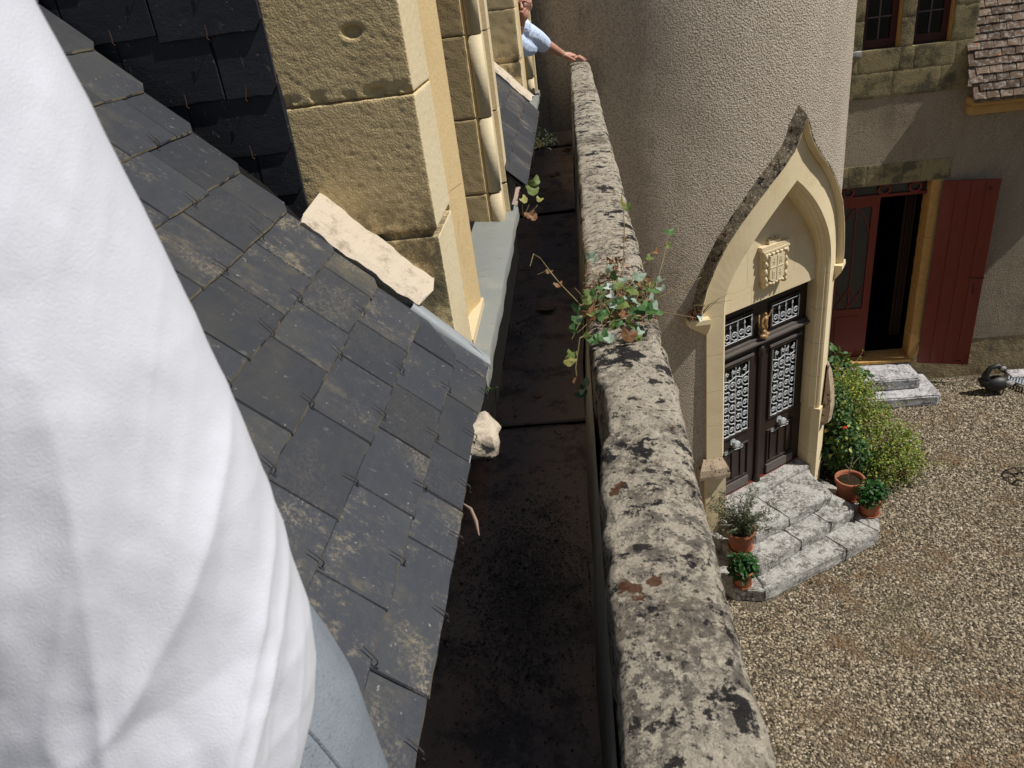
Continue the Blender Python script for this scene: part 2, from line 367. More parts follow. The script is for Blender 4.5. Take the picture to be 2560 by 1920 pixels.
m.layer((.34, .31, .28), m.ramp(m.noise(16, 6, .7), .47, .62), .75); m.layer((.06, .055, .05), m.ramp(m.noise(11, 6, .7, loc=(3, 1, 2)), .56, .66), .85); m.layer((.55, .17, .03), m.ramp(m.noise(9, 4, .65, loc=(8, 3, 1)), .665, .70), .9); m.layer((.62, .60, .52), m.ramp(m.noise(10, 4, .65, loc=(1, 13, 4)), .70, .73), .8); m.bump(m.noise(40, 4, .7), .006); MAT['tile'] = m.done(.9, .15)
MAT['terracotta'] = simple('terracotta', (.34, .125, .068), .85, .2, 14, .3, (60, .001))
MAT['soil'] = simple('potting_soil', (.035, .025, .016), .98, .05, 60, .6, (60, .02))
MAT['gravel'] = (lambda m: (m.layer((.33, .27, .185), m.ramp(m.rnd_isl(), .05, .8), 1.0), m.layer((.54, .47, .37), m.ramp(m.rnd_isl(), .86, .94), .75), m.layer((.15, .085, .04), m.ramp(m.noise(1.1, 7, .75), .50, .64), .72), m.layer((.085, .075, .030), m.ramp(m.noise(.8, 7, .75, loc=(6, 2, 0)), .53, .66), .45), m.done(.85, .2))[4])(NM('gravel_pebbles').base((.045, .035, .023)))
m = NM('gravel_bed').base((.075, .06, .042)); m.layer((.13, .095, .05), m.ramp(m.noise(1.3, 5, .6), .45, .7), .8); m.layer((.20, .165, .12), m.ramp(m.voro(42, out='Distance'), .1, .4), .6); m.bright(m.noise(60, 3), .5, 1.4); m.bump(m.voro(42), .02); MAT['ground'] = m.done(.95, .1)
# leaves
def leaf_mat(name, c1, c2, c3=None, tr=.35, rough=.5):
    m = NM(name).base(c1); m.layer(c2, m.ramp(m.rnd_isl(), .25, .85), 1.0)
    if c3: m.layer(c3, m.ramp(m.rnd_isl(), .90, .94), .9)
    m.bright(m.noise(5, 3), .65, 1.3)
    return m.done(rough, .35, trans=tr)
MAT['rose'] = leaf_mat('rose_leaves', (.15, .22, .035), (.42, .46, .08), (.22, .07, .03))
MAT['rose_dark'] = leaf_mat('dark_glossy_leaves', (.045, .11, .035), (.11, .20, .06))
MAT['basil'] = leaf_mat('basil_leaves', (.016, .065, .012), (.036, .115, .02))
MAT['olive'] = leaf_mat('fine_shrub_leaves', (.050, .075, .030), (.11, .14, .07))
MAT['fig'] = leaf_mat('broad_leaves', (.045, .12, .035), (.09, .19, .05))
MAT['wallleaf'] = leaf_mat('wall_plant_leaves', (.10, .19, .09), (.24, .34, .22), (.30, .32, .06))
MAT['dry'] = leaf_mat('dried_leaves', (.20, .085, .04), (.36, .22, .12), None, .25, .8)
MAT['dryleaf_dark'] = leaf_mat('fallen_leaf', (.26, .18, .145), (.36, .25, .20), None, .1, .85)
MAT['stem'] = simple('plant_stems', (.20, .16, .08), .8, .2, 30, .3)
MAT['twig'] = simple('grey_twigs', (.24, .20, .15), .85, .2, 30, .3)
MAT['redflower'] = simple('red_petals', (.55, .03, .02), .6, .2)
# people
m = NM('white_cotton').base((.61, .62, .68)); m.bright(m.noise(6, 3), .96, 1.03); m.bump(m.noise(900, 2), .0004); MAT['tshirt'] = m.done(.95, .1, **{'Sheen Weight': .15})
m = NM('blue_grey_twill').base((.225, .25, .285)); m.layer((.10, .12, .15), m.ramp(m.noise(230, 3, .6), .60, .68), .6); m.bright(m.noise(26, 6, .7), .72, 1.2); m.bump(m.noise(420, 3), .0012); MAT['trousers'] = m.done(.95, .1)
m = NM('pale_blue_cotton').base((.56, .66, .86)); m.bump(m.noise(28, 3, .5, (1, 1.6, 1)), .012); MAT['shirt'] = m.done(.9, .1)
m = NM('skin').base((.50, .27, .195)); m.layer((.45, .19, .135), m.ramp(m.noise(14, 3), .45, .7), .6); m.bump(m.noise(120, 3), .001); MAT['skin'] = m.done(.5, .4, **{'Subsurface Weight': .1})
MAT['hair'] = simple('grey_hair', (.42, .40, .38), .6, .3, 90, .3)
MAT['steel'] = simple('steel_watch', (.5, .5, .5), .3, .6)

# ------------------------------------------------------------------ frames of reference
CAM = np.array([0, 0, CAMZ])
A46 = math.radians(46)
UPS = np.array([-math.cos(A46), 0, math.sin(A46)]); NRM = np.array([math.sin(A46), 0, math.cos(A46)])
EAVE = np.array([-.272, 0, 5.60])
def RF(y, s, h=0): return EAVE + UPS * s + NRM * h + np.array([0, y, 0])
AL = math.radians(34.5); EX = np.array([math.cos(AL), math.sin(AL), 0]); EN = np.array([math.sin(AL), -math.cos(AL), 0])
PC0 = np.array([1.882, 7.941, 0]); TC = np.array([.874, 9.408, 0]); TR = 2.14
def PP(s, d, z): return PC0 + EX * s + EN * d + np.array([0, 0, z])               # door plane: s right, d outwards
def PC(s, rho, z): a = s / TR; return TC + (TR + rho) * (math.sin(a) * EX + math.cos(a) * EN) + np.array([0, 0, z])   # tower surface
WB = math.radians(-1); WU = np.array([math.cos(WB), math.sin(WB), 0]); WN = np.array([math.sin(WB), -math.cos(WB), 0]); W0 = np.array([5.345, 11.0, 0])
def WF(u, o, z): return W0 + WU * u * 1.018 + WN * o + np.array([0, 0, z])

# ================================================================== THE SETTING
# ground: one sheet of gravel bed
g = np.linspace(0, 1, 60); gx_ = -40 + 80 * g; gy_ = -30 + 70 * g
GX, GY = np.meshgrid(gx_, gy_, indexing='ij')
gnd = mk('ground', np.stack([GX, GY, np.zeros_like(GX)], -1).reshape(-1, 3), grid_faces(60, 60), MAT['ground']); tag(gnd, 'gravel courtyard ground below the parapet', 'ground', kind='structure')

def inside_steps(x, y):
    q = np.stack([x - PC0[0], y - PC0[1]], -1); s = q @ EX[:2]; d = q @ EN[:2]
    return (s > -1.3) & (s < .95) & (d < 1.22)
# pebbles lying on it
def pebbles():
    N = 150000
    x = rng.uniform(.5, 7.6, N); y = rng.uniform(4.2, 10.95, N)
    keep = (x - TC[0]) ** 2 + (y - TC[1]) ** 2 > (TR + .02) ** 2
    keep &= ~inside_steps(x, y) & (x < 4.3 + .5 * (y - 4.34)) & (y - 10.95 < -.105 * (x - 5.345))
    x, y = x[keep], y[keep]; N = len(x)
    r = rng.uniform(.008, .018, N) * np.where(rng.random(N) < .06, 1.45, 1); asp = rng.uniform(.5, 1, N); ht = rng.uniform(.45, .8, N)
    a = rng.uniform(0, 6.28, N); ca, sa = np.cos(a), np.sin(a)
    o = np.array([(1, 0, 0), (.3, .95, 0), (-.8, .6, 0), (-.7, -.7, 0), (.4, -.9, 0), (.15, .1, 1), (-.25, -.1, .85)], float)
    V = np.empty((N, 7, 3)); lx = o[None, :, 0] * r[:, None]; ly = o[None, :, 1] * (r * asp)[:, None]
    V[..., 0] = x[:, None] + lx * ca[:, None] - ly * sa[:, None]; V[..., 1] = y[:, None] + lx * sa[:, None] + ly * ca[:, None]
    V[..., 2] = .002 + o[None, :, 2] * (r * ht)[:, None] + rng.uniform(0, .006, N)[:, None]
    F = np.array([(0, 1, 5), (1, 2, 5), (2, 6, 5), (2, 3, 6), (3, 4, 6), (4, 5, 6), (4, 0, 5)])
    F = (F[None] + (np.arange(N) * 7)[:, None, None]).reshape(-1, 3)
    return V.reshape(-1, 3), F
pv, pf = pebbles()
tag(mk('gravel', pv, pf, MAT['gravel']), 'loose beige gravel pebbles covering the courtyard', 'gravel', kind='stuff')

# ------------------------------------------------------------------ round tower
tower = thing('round_tower', (TC[0], TC[1], 0), 'big round tower with rough beige render behind the ogee doorway', 'tower')
def tower_mesh():
    a0, a1 = -1.15, 1.0
    na, nz = 260, 330
    A = np.linspace(a0, a1, na); Z = np.linspace(-.05, 6.75, nz); AA, ZZ = np.meshgrid(A, Z, indexing='ij')
    nx = np.sin(AA)[..., None] * EX + np.cos(AA)[..., None] * EN
    s = AA * TR
    P = np.stack([s, ZZ, np.zeros_like(s)], -1)
    hgt = .006 + fbm(P * 1.3, 3, 5) * .006
    V = TC + nx * (TR + hgt - .008)[..., None] + np.stack([np.zeros_like(ZZ), np.zeros_like(ZZ), ZZ], -1)
    F = grid_faces(na, nz)
    # opening for the doorway (cells whose centre lies inside the arch are left out)
    sc_ = (s[:-1, :-1] + s[1:, 1:]) / 2; zc = (ZZ[:-1, :-1] + ZZ[1:, 1:]) / 2
    hw = np.where(zc < 3.1, .86, np.interp(zc, [3.1, 3.5, 3.75, 4.0, 4.2, 4.4], [.86, .80, .70, .48, .26, .0]))
    hole = (np.abs(sc_) < hw) & (zc > .3)
    F = F[~hole.ravel()]
    return V.reshape(-1, 3), F[:, ::-1]
tv, tf = tower_mesh()
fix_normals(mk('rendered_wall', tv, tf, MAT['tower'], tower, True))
b = MB()
for A0, A1, z0, z1 in ((1.0, 2 * math.pi - 1.15, -.05, 6.75), (-3.15, 3.15, 6.75, 9.6)):
    n = 48; v = []
    for k in range(n + 1):
        a = A0 + (A1 - A0) * k / n; d = TC + TR * (math.sin(a) * EX + math.cos(a) * EN); v += [(d[0], d[1], z0), (d[0], d[1], z1)]
    b.add(v, [(2 * k, 2 * k + 2, 2 * k + 3, 2 * k + 1) for k in range(n)])
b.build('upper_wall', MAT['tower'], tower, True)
b = MB(); b.lathe([(TR + .25, 9.6), (TR + .2, 9.75), (1.5, 11.9), (.02, 13.8)], (TC[0], TC[1], 0), 40); b.build('conical_roof', MAT['slate_dark'], tower)

# ------------------------------------------------------------------ parapet wall (its coping stones are parts)
parapet = thing('parapet_wall', (.08, 2, 0), 'long narrow lichen-covered stone parapet running beside the gutter', 'parapet')
def coping(y0, y1, seed, x0=-.008, x1=.165, ztop=5.67, notch=None):
    prof = []   # cross-section from inner bottom, over the top, to outer bottom
    for z in np.linspace(4.90, ztop - .03, 22): prof.append((x0, z, 0))
    for t in np.linspace(0, 1, 6)[1:]: a = t * math.pi / 2; prof.append((x0 + .022 * (1 - math.cos(a)), ztop - .022 + .022 * math.sin(a), 0))
    for t in np.linspace(0, 1, 16)[1:-1]: prof.append((x0 + .022 + (x1 - .04 - x0 - .022) * t, ztop + .006 * math.sin(math.pi * t), 0))
    for t in np.linspace(0, 1, 7)[0:]: a = t * math.pi / 2; prof.append((x1 - .04 + .04 * math.sin(a), ztop - .04 + .04 * math.cos(a), 0))
    for z in np.linspace(ztop - .05, 4.90, 18): prof.append((x1, z, 0))
    pr = np.array(prof)[:, :2]
    ny = int((y1 - y0) / .011); Y = np.linspace(y0, y1, ny)
    V = np.empty((ny, len(pr), 3)); V[..., 0] = pr[None, :, 0]; V[..., 2] = pr[None, :, 1]; V[..., 1] = Y[:, None]
    endf = np.clip(np.minimum(Y - y0, y1 - Y) / .03, 0, 1)[:, None]
    P = V.copy()
    up = np.clip((V[..., 2] - 5.45) / .2, 0, 1)
    V += vfield(P, 2.2, 2, seed) * .006 * np.array([1, 0, .6]) + vfield(P, 17, 3, seed + 3) * .0038 + vfield(P, 70, 2, seed + 8) * .0020
    V[..., 2] -= (1 - endf) ** 2 * .02 * up
    if notch:
        for (ya, yb, dx) in notch:
            w = np.clip((V[..., 1] - ya) / .03, 0, 1) * np.clip((yb - V[..., 1]) / .03, 0, 1) * np.clip((.05 - V[..., 0]) / .05, 0, 1) * np.clip((V[..., 2] - 5.42) / .06, 0, 1)
            V[..., 0] += w * dx
    F = grid_faces(ny, len(pr)); n = len(pr)
    o = mk('coping_stone', V.reshape(-1, 3), F, MAT['parapet'], parapet, True)
    bm = bmesh.new(); bm.from_mesh(o.data); bm.verts.ensure_lookup_table()
    for row in (0, ny - 1):
        try: bm.faces.new([bm.verts[row * n + k] for k in range(n)])
        except ValueError: pass
    bmesh.ops.recalc_face_normals(bm, faces=bm.faces); bm.to_mesh(o.data); bm.free()
coping(-1.6, 1.60, 11, x0=-.004, notch=[(1.20, 1.44, .012)])
coping(1.645, 5.93, 23)
coping(5.94, 7.36, 37, x0=-.012)
stone('coping_joint', (.0, 1.575, 4.92), (.155, 1.67, 5.645), MAT['parapet'], parapet, .012, .02, .006, 30, 4)
b = MB(); b.box((-.006, -1.6, 0), (.150, 7.4, 4.92)); b.build('wall_face', MAT['farwall'], parapet)

# ------------------------------------------------------------------ lead gutter: sheets stepped at the drips
gutter = thing('lead_gutter', (-.16, 2, 5.29), 'dark dirty lead box gutter between the slates and the parapet', 'gutter')
def gsheet(y0, y1, z):
    ny, nx = max(3, int((y1 - y0) / .04)), 14
    Y = np.linspace(y0, y1, ny); X = np.linspace(-.53, -.010, nx); YY, XX = np.meshgrid(Y, X, indexing='ij')
    P = np.stack([XX, YY, np.zeros_like(XX)], -1)
    Z = z + fbm(P * 5, 3, 4) * .006 + np.clip((-.03 - XX) / -.02, 0, 1) * 0 + np.where(XX > -.035, (XX + .035) * 2.2, 0)
    V = np.stack([XX, YY, Z], -1).reshape(-1, 3); mk('lead_sheet', V, grid_faces(ny, nx)[:, ::-1], MAT['gutter'], gutter, True)
for y0, y1, z in ((-1.6, 2.34, 5.0), (2.335, 4.95, 5.02), (4.945, 6.90, 5.045), (6.895, 7.5, 5.07)):
    gsheet(y0, y1, z)
    if y1 < 7.4:
        b = MB(); b.tube([(-.52, y1 - .003, z + .017), (-.03, y1 - .003, z + .017)], .0065, 8); b.build('drip_roll', MAT['gutter'], gutter, True)
def fl(y0, y1, lean, seed):
    n = max(4, int((y1 - y0) / .05)); v = []
    for k in range(n + 1):
        y = y0 + (y1 - y0) * k / n; w = .004 * math.sin(y * 9 + seed)
        v += [(-.048 - lean + w, y, 4.96), (-.036 + w, y, 5.25), (-.017 + w * .6, y, 5.44 + .010 * math.sin(y * 5 + seed)), (-.013, y, 5.44 + .010 * math.sin(y * 5 + seed))]
    f = []
    for k in range(n):
        for j in range(3): f.append((4 * k + j, 4 * k + 4 + j, 4 * k + 5 + j, 4 * k + 1 + j))
    mk('upstand_flashing', v, f, MAT['flash'], gutter, True)
fl(-1.6, 2.31, .004, 0); fl(2.33, 4.94, .0, 2); fl(4.95, 7.4, .0, 5)
b = MB(); b.box((-.55, -1.6, 4.8), (-.48, 7.5, 5.50)); b.build('gutter_back_board', MAT['dark'], gutter)
b = MB(); b.box((-.54, -1.6, 4.8), (-.012, 7.5, 4.935)); b.build('gutter_sole', MAT['dark'], gutter)
# grit washed together in it
def grit():
    N = 9200; y = np.concatenate([rng.normal(1.52, .2, 6300), rng.normal(3.05, .3, 1000), rng.uniform(.3, 7, 1900)])
    x = np.clip(np.concatenate([rng.normal(-.24, .085, 6300), rng.normal(-.33, .05, 1000), rng.uniform(-.46, -.06, 1900)]), -.46, -.06)
    r = rng.uniform(.0012, .0042, N) * np.where(rng.random(N) < .03, 2.2, 1); z = np.where(y < 2.34, 5.0, np.where(y < 4.95, 5.02, np.where(y < 6.9, 5.045, 5.07))) + .006
    o = np.array([(1, 0, 0), (-.2, .9, 0), (-.9, .1, 0), (0, -1, 0), (.1, 0, .8), (0, 0, -.6)], float)
    V = np.stack([x, y, z], -1)[:, None] + o[None] * r[:, None, None] * rng.uniform(.6, 1.3, (N, 6, 1))
    F = np.array([(0, 1, 4), (1, 2, 4), (2, 3, 4), (3, 0, 4), (1, 0, 5), (2, 1, 5), (3, 2, 5), (0, 3, 5)])
    return V.reshape(-1, 3), (F[None] + (np.arange(N) * 6)[:, None, None]).reshape(-1, 3)
gv, gf = grit(); tag(mk('grit', gv, gf, MAT['grit']), 'fine dark grit and crumbs washed along the gutter floor', 'grit', kind='stuff')

# ------------------------------------------------------------------ slate roofs
def slate_outline(w, L, clip=None, seed=0, rough=.0011):
    r = random.Random(seed); pts = []
    nb = 7
    for k in range(nb + 1): pts.append((-w / 2 + w * k / nb, r.uniform(-rough, rough)))
    nr = 4
    for k in range(1, nr + 1): pts.append((w / 2 + r.uniform(-rough, rough) * .6, L * k / nr))
    for k in range(nr, 0, -1): pts.append((-w / 2 + r.uniform(-rough, rough) * .6, L * k / nr))
    if clip:
        side, cx, cy = clip
        pts = [p for p in pts if not ((p[0] > w / 2 - cx if side > 0 else p[0] < -w / 2 + cx) and p[1] < cy)]
        new = [(w / 2 - cx, 0), (w / 2, cy)] if side > 0 else [(-w / 2, cy), (-w / 2 + cx, 0)]
        pts = pts + new; cxm = np.mean(pts, 0)
        pts.sort(key=lambda p: math.atan2(p[1] - cxm[1], p[0] - cxm[0]))
    return pts
def slate_mesh(w, L, th, clip=None, seed=0, lobed=None):
    pts = slate_outline(w, L, clip, seed); n = len(pts); r = random.Random(seed + 99)
    def ins(x, y):
        k = r.uniform(.7, 1.5); return (x - math.copysign(.0012 * k, x) if abs(x) > w / 2 - .006 else x, y + .0026 * k if y < .012 else y)
    v = [(x, y, r.uniform(-.0006, .0006)) for x, y in pts] + [(x, y, th * .45) for x, y in pts] + [ins(x, y) + (th,) for x, y in pts]
    f = [tuple(range(n))[::-1], tuple(range(2 * n, 3 * n))] + [(o + k, o + (k + 1) % n, o + n + (k + 1) % n, o + n + k) for o in (0, n) for k in range(n)]
    me = bpy.data.meshes.new('slate'); me.from_pydata(v, [], f); me.update()
    me.polygons.foreach_set('material_index', [0, 0] + [0] * n + [1 if max(pts[k][1], pts[(k + 1) % n][1]) < .012 and r.random() < .6 else 0 for k in range(n)]); return me
def hook_mesh(kind):
    b = MB(); L = .026 if kind == 0 else .034
    pts = [(.001, -.010, -.004), (0, -.004, -.002), (0, -.0045, .003), (0, -.001, .0075), (.002, .008, .0072), (.006 if kind else .003, L * .8, .0076), (.008 if kind else .003, L, .0082)]
    b.tube(pts, [.0010, .0012, .0012, .0012, .0011, .0009, .0006], 5)
    if kind == 2: b.tube([(.0, 0, .0075), (.005, .003, .0078), (.007, .010, .0080), (.003, .016, .0078)], .0012, 5)
    me = bpy.data.meshes.new('slate_hook'); me.from_pydata(b.v, [], b.f); me.update(); return me
HOOKS = [hook_mesh(0), hook_mesh(1), hook_mesh(2)]
for h in HOOKS: h.materials.append(MAT['hook'])
def slate_obj(parent, mat, me, frame, hook=None, hook_x=0):
    if not me.materials: me.materials.append(mat); me.materials.append(MAT['slate_edge'] if mat is MAT['slate'] else MAT['slate_edge_dark'])
    o = bpy.data.objects.new('slate', me); COL.objects.link(o); o.parent = parent
    o.matrix_basis = Matrix.Translation(-Vector(base_of(parent))) @ frame
    if hook is not None:
        h = bpy.data.objects.new('slate_hook', hook); COL.objects.link(h); h.parent = o
        h.matrix_basis = Matrix.Translation((hook_x, random.uniform(-.002, .001), .0065)) @ Matrix.Rotation(random.uniform(-.22, .22), 4, 'Z')
    return o
def roof_frame(y, s, h, tilt, rz=0):
    x_, y_, z_ = np.array([0, 1., 0]), UPS, NRM; p = RF(y, s, h)
    M_ = Matrix(((x_[0], y_[0], z_[0], p[0]), (x_[1], y_[1], z_[1], p[1]), (x_[2], y_[2], z_[2], p[2]), (0, 0, 0, 1)))
    return M_ @ Matrix.Rotation(-tilt, 4, 'X') @ Matrix.Rotation(rz, 4, 'Z')
roof = thing('slate_roof', (-.5, .5, 5.6), 'dark blue-grey slate roof slope below the white T-shirt', 'roof')
BOT = [0.0, .088, .204, .325, .452, .583, .716, .848, .978, 1.11, 1.25] + [1.25 + .131 * k for k in range(1, 6)]
JT = {0: [.32, .50, .68, .945, 1.077, 1.226, 1.41, 1.57], 1: [.40, .59, .777, .987, 1.16, 1.325, 1.522], 2: [.50, .69, .882, 1.093, 1.293, 1.449], 3: [.60, .80, .997, 1.203, 1.365, 1.56],
      4: [.70, .89, 1.10, 1.283, 1.465], 5: [.82, 1.01, 1.20, 1.39, 1.575], 6: [.94, 1.13, 1.33, 1.51], 7: [1.05, 1.25, 1.44, 1.635], 8: [1.0, 1.19, 1.38, 1.565]}
def yedge(s): return 1.598 + .155 * s
for k, s in enumerate(BOT):
    js = JT.get(k)
    if js is None: js = sorted([yedge(s) - .10 - .09 * (k % 2) - .19 * i for i in range(4)])
    js = list(js)
    while js[0] > -.75: js.insert(0, js[0] - random.uniform(.18, .205))
    edges = js + [yedge(s + .06) if k > 0 else 1.69]
    if k == 1: edges[-1] = 1.655
    for i in range(len(edges) - 1):
        a, b2 = edges[i], edges[i + 1]
        if b2 - a < .045: continue
        w = b2 - a - .003; L = .285 if k > 0 else .20
        last = i == len(edges) - 2
        clip = (1, .03, .02) if last and k > 1 else ((1, .075, .10) if last and k == 1 else None)
        if last and k == 0: clip = (1, .02, .05)
        me = slate_mesh(w, L, .0062, clip, seed=k * 50 + i)
        tl = (.0145 + random.uniform(-.002, .004)) / L
        hk = HOOKS[random.choice([0, 0, 0, 1, 2])] if (b2 - a > .12 and k < 14 and not last) else None
        slate_obj(roof, MAT['slate'], me, roof_frame((a + b2) / 2, s + random.uniform(-.004, .004), .0155 + random.uniform(0, .002), tl, random.uniform(-.012, .012)), hk, random.uniform(-.012, .012))
b = MB()
v = [RF(-1.6, -.012, -.014), RF(1.645, -.012, -.014), RF(1.70, .42, -.014), RF(1.80, .70, -.014), RF(1.80, 2.2, -.014), RF(-1.6, 2.2, -.014)]; v2 = [p - NRM * .03 for p in v]
b.add(v + v2, [tuple(range(6)), tuple(range(11, 5, -1))] + [(k, k + 6, (k + 1) % 6 + 6, (k + 1) % 6) for k in range(6)]); b.build('roof_boarding', MAT['dark'], roof)
b = MB()
for y0, y1 in ((-.6, .1), (.15, 1.02), (1.06, 1.35), (1.4, 1.66)):
    b.add([RF(y0, -.006, -.012), RF(y1, -.006, -.012), RF(y1, -.016, -.012), RF(y0, -.016, -.012), RF(y0, -.006, -.05), RF(y1, -.006, -.05), RF(y1, -.016, -.05), RF(y0, -.016, -.05)],
          [(0, 1, 2, 3), (7, 6, 5, 4), (0, 4, 5, 1), (1, 5, 6, 2), (2, 6, 7, 3), (3, 7, 4, 0)])
b.build('eave_strip', MAT['zinc'], roof)

roof2 = thing('slate_roof', (-.5, 4.5, 5.6), 'small smooth slate roof patch between the two stone dormers', 'roof')
for k in range(9):
    s = -.03 + .125 * k if k else -.03
    y0, y1 = 3.47, 5.50; off = .095 * (k % 2)
    edges = sorted(set([y0] + [round(y0 + off + .19 * i, 3) for i in range(1, 11) if y0 + off + .19 * i < y1 - .05] + [y1 - .02 * k * .2]))
    for i in range(len(edges) - 1):
        a, b2 = edges[i], edges[i + 1]
        last = i == len(edges) - 2
        me = slate_mesh(b2 - a - .002, .27, .005, (1, .05, .06) if (last and k == 0) else None, seed=900 + k * 30 + i)
        slate_obj(roof2, MAT['slate'], me, roof_frame((a + b2) / 2, s, .012, .012 / .27), HOOKS[0] if k < 6 else None)
b = MB(); v = [RF(3.5, -.03, -.006), RF(5.6, -.03, -.006), RF(5.6, 2.2, -.006), RF(3.5, 2.2, -.006)]; v2 = [p - NRM * .012 for p in v]
b.add(v + v2, [(0, 1, 2, 3), (7, 6, 5, 4), (0, 4, 5, 1), (1, 5, 6, 2), (2, 6, 7, 3), (3, 7, 4, 0)]); b.build('roof_boarding', MAT['slate_dark'], roof2)

# ================================================================== STONE DORMERS
def extrude_profile(prof, z0, z1, nz=2, closed=True):
    """plan profile [(x,y)...] extruded in z"""
    b = MB(); b.prism(prof, z0, z1); return b
def make_dormer(y0, label, detail):
    D = thing('stone_dormer', (-.5, y0, 5.48), label, 'dormer')
    dx = 0 if detail else .014
    def px(x): return x + dx
    # near pier: tooled blocks, joints recessed
    zs = [(5.40, 5.903), (5.922, 6.2355), (6.2400, 6.62), (6.628, 7.05)]
    rs = (.0045, .012, .0045) if detail else .02
    for k, (a, c) in enumerate(zs):
        o = stone('pier_block', (px(-.80), y0, a), (px(-.356), y0 + .235, c), [MAT['pier'], MAT['pier_lit']], D, .004, rs, .0006 if detail else .002, 120 if detail else 40, seed=k + int(y0 * 10))
        if True:
            me = o.data
            nrm = np.empty(len(me.polygons) * 3); me.polygons.foreach_get('normal', nrm); nrm = nrm.reshape(-1, 3)
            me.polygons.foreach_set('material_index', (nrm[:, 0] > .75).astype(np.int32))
            if detail:
                co = np.empty(len(me.vertices) * 3); me.vertices.foreach_get('co', co); co = co.reshape(-1, 3); w = co + base_of(D)
                # chipped hole and worn joints on the face towards the camera
                h = np.exp(-(((w[:, 0] + .468) / .0155) ** 2 + ((w[:, 2] - 6.378) / .0095) ** 2) ** 1.5) * .045
                h += np.exp(-(((w[:, 0] + .44) / .02) ** 2 + ((w[:, 2] - 6.25) / .010) ** 2)) * .02
                low = np.clip((.030 - np.abs(w[:, 2] - 6.238)) / .03, 0, 1) * (w[:, 2] > 6.24) * np.clip(fbm(w * 40, 3, 5) + .1, 0, 1) * .012
                face = w[:, 1] < y0 + .02
                co[:, 1] += (h + low) * face
                me.vertices.foreach_set('co', co.ravel()); me.update()
    b = MB(); b.box((px(-.79), y0 + .012, 5.40), (px(-.372), y0 + .22, 7.04)); b.build('joint_mortar', MAT['pier'], D)
    # moulded inner strip of the near pier
    pr = [(px(-.50), y0 + .24), (px(-.360), y0 + .24), (px(-.363), y0 + .262), (px(-.378), y0 + .285), (px(-.390), y0 + .33), (px(-.392), y0 + .39), (px(-.384), y0 + .45), (px(-.370), y0 + .50), (px(-.361), y0 + .53), (px(-.361), y0 + .56), (px(-.41), y0 + .575), (px(-.50), y0 + .575)]
    for a, c in ((5.47, 5.90), (5.903, 6.60), (6.603, 7.05)):
        b = extrude_profile(pr, a, c); b.build('cove_moulding', MAT['cove'], D)
    b = MB(); b.prism([(px(-.50), y0 + .24), (px(-.354), y0 + .24), (px(-.353), y0 + .57), (px(-.50), y0 + .585)], 5.455, 5.505); b.build('moulding_stop', MAT['pier_lit'], D)
    # far side of the opening: reveal blocks, roll moulding, front strips
    yr = y0 + 1.50
    for k, (a, c) in enumerate(((5.40, 5.610), (5.620, 5.929), (5.935, 6.249), (6.254, 6.62), (6.628, 7.05))):
        stone('reveal_block', (px(-.95), yr, a), (px(-.412), yr + .25, c), MAT['cove'], D, .003, .012 if detail else .05, .0010, 70, seed=40 + k)
        b = MB(); n = 22
        cyl = [(px(-.379) + .031 * math.cos(t), yr + .036 + .031 * math.sin(t)) for t in np.linspace(0, 2 * math.pi, n, endpoint=False)]
        b.prism(cyl, a - .004, c - .002); b.build('roll_moulding', MAT['pier_lit'], D, True).data.polygons.foreach_set('use_smooth', [False, False] + [True] * n)
        b = MB(); b.prism([(px(-.40), yr + .05), (px(-.353), yr + .055), (px(-.353), yr + .16), (px(-.333), yr + .162), (px(-.333), yr + .275), (px(-.40), yr + .275)], a, c); b.build('front_fillet', MAT['pier_lit'], D)
    b = MB(); b.box((px(-.94), yr + .012, 5.40), (px(-.404), yr + .24, 7.04)); b.build('joint_mortar', MAT['cove'], D)
    # lead sill with a turned-down edge
    ny = 40; Y = np.linspace(y0 + .05, y0 + 1.79, ny); P = []
    for y in Y:
        w = .0018 * math.sin(y * 11) + .0012 * math.sin(y * 29 + 1); P += [(-.98, y, 5.52), (-.55, y, 5.505), (-.40, y, 5.488 + w * .5), (-.307 + w, y, 5.4745), (-.3035 + w, y, 5.471), (-.303 + w * 1.5, y, 5.425 + w)]
    mk('lead_sill', P, grid_faces(ny, 6), MAT['lead'], D, True)
    b = MB(); b.box((-.98, y0 + .06, 5.2), (-.33, y0 + 1.78, 5.46)); b.build('sill_block', MAT['dark'], D)
    # window set back in the opening
    b = MB(); xw = -.74
    for (a, c, z0, z1) in ((.575, .63, 5.52, 7.0), (1.44, 1.50, 5.52, 7.0), (.63, 1.44, 5.52, 5.60), (1.0, 1.06, 5.60, 7.0)): b.box((xw - .05, y0 + a, z0), (xw, y0 + c, z1))
    if detail: b.build('window_frame', MAT['red_dark'], D); bb = MB(); bb.box((xw - .03, y0 + .6, 5.55), (xw - .024, y0 + 1.48, 7.0)); bb.build('pane', MAT['glass'], D)
    b = MB(); b.box((-2.2, y0 + .02, 7.05), (-.30, y0 + 1.80, 7.16)); b.build('dormer_lintel', MAT['pier_lit'], D)
    b = MB(); b.box((-2.2, y0 + .05, 5.3), (-2.1, y0 + 1.72, 7.05)); b.box((-2.2, y0 + 1.69, 5.9), (-.8, y0 + 1.76, 7.05)); b.build('back_wall', MAT['dark'], D)
    # slate-hung cheek
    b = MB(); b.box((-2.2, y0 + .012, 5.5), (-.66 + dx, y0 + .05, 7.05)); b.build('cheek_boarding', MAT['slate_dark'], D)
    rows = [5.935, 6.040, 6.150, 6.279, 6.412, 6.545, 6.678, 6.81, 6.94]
    JX = {1: [-.755], 2: [-.885], 3: [-.785, -1.0], 4: [-.90], 5: [-.80, -1.02]}
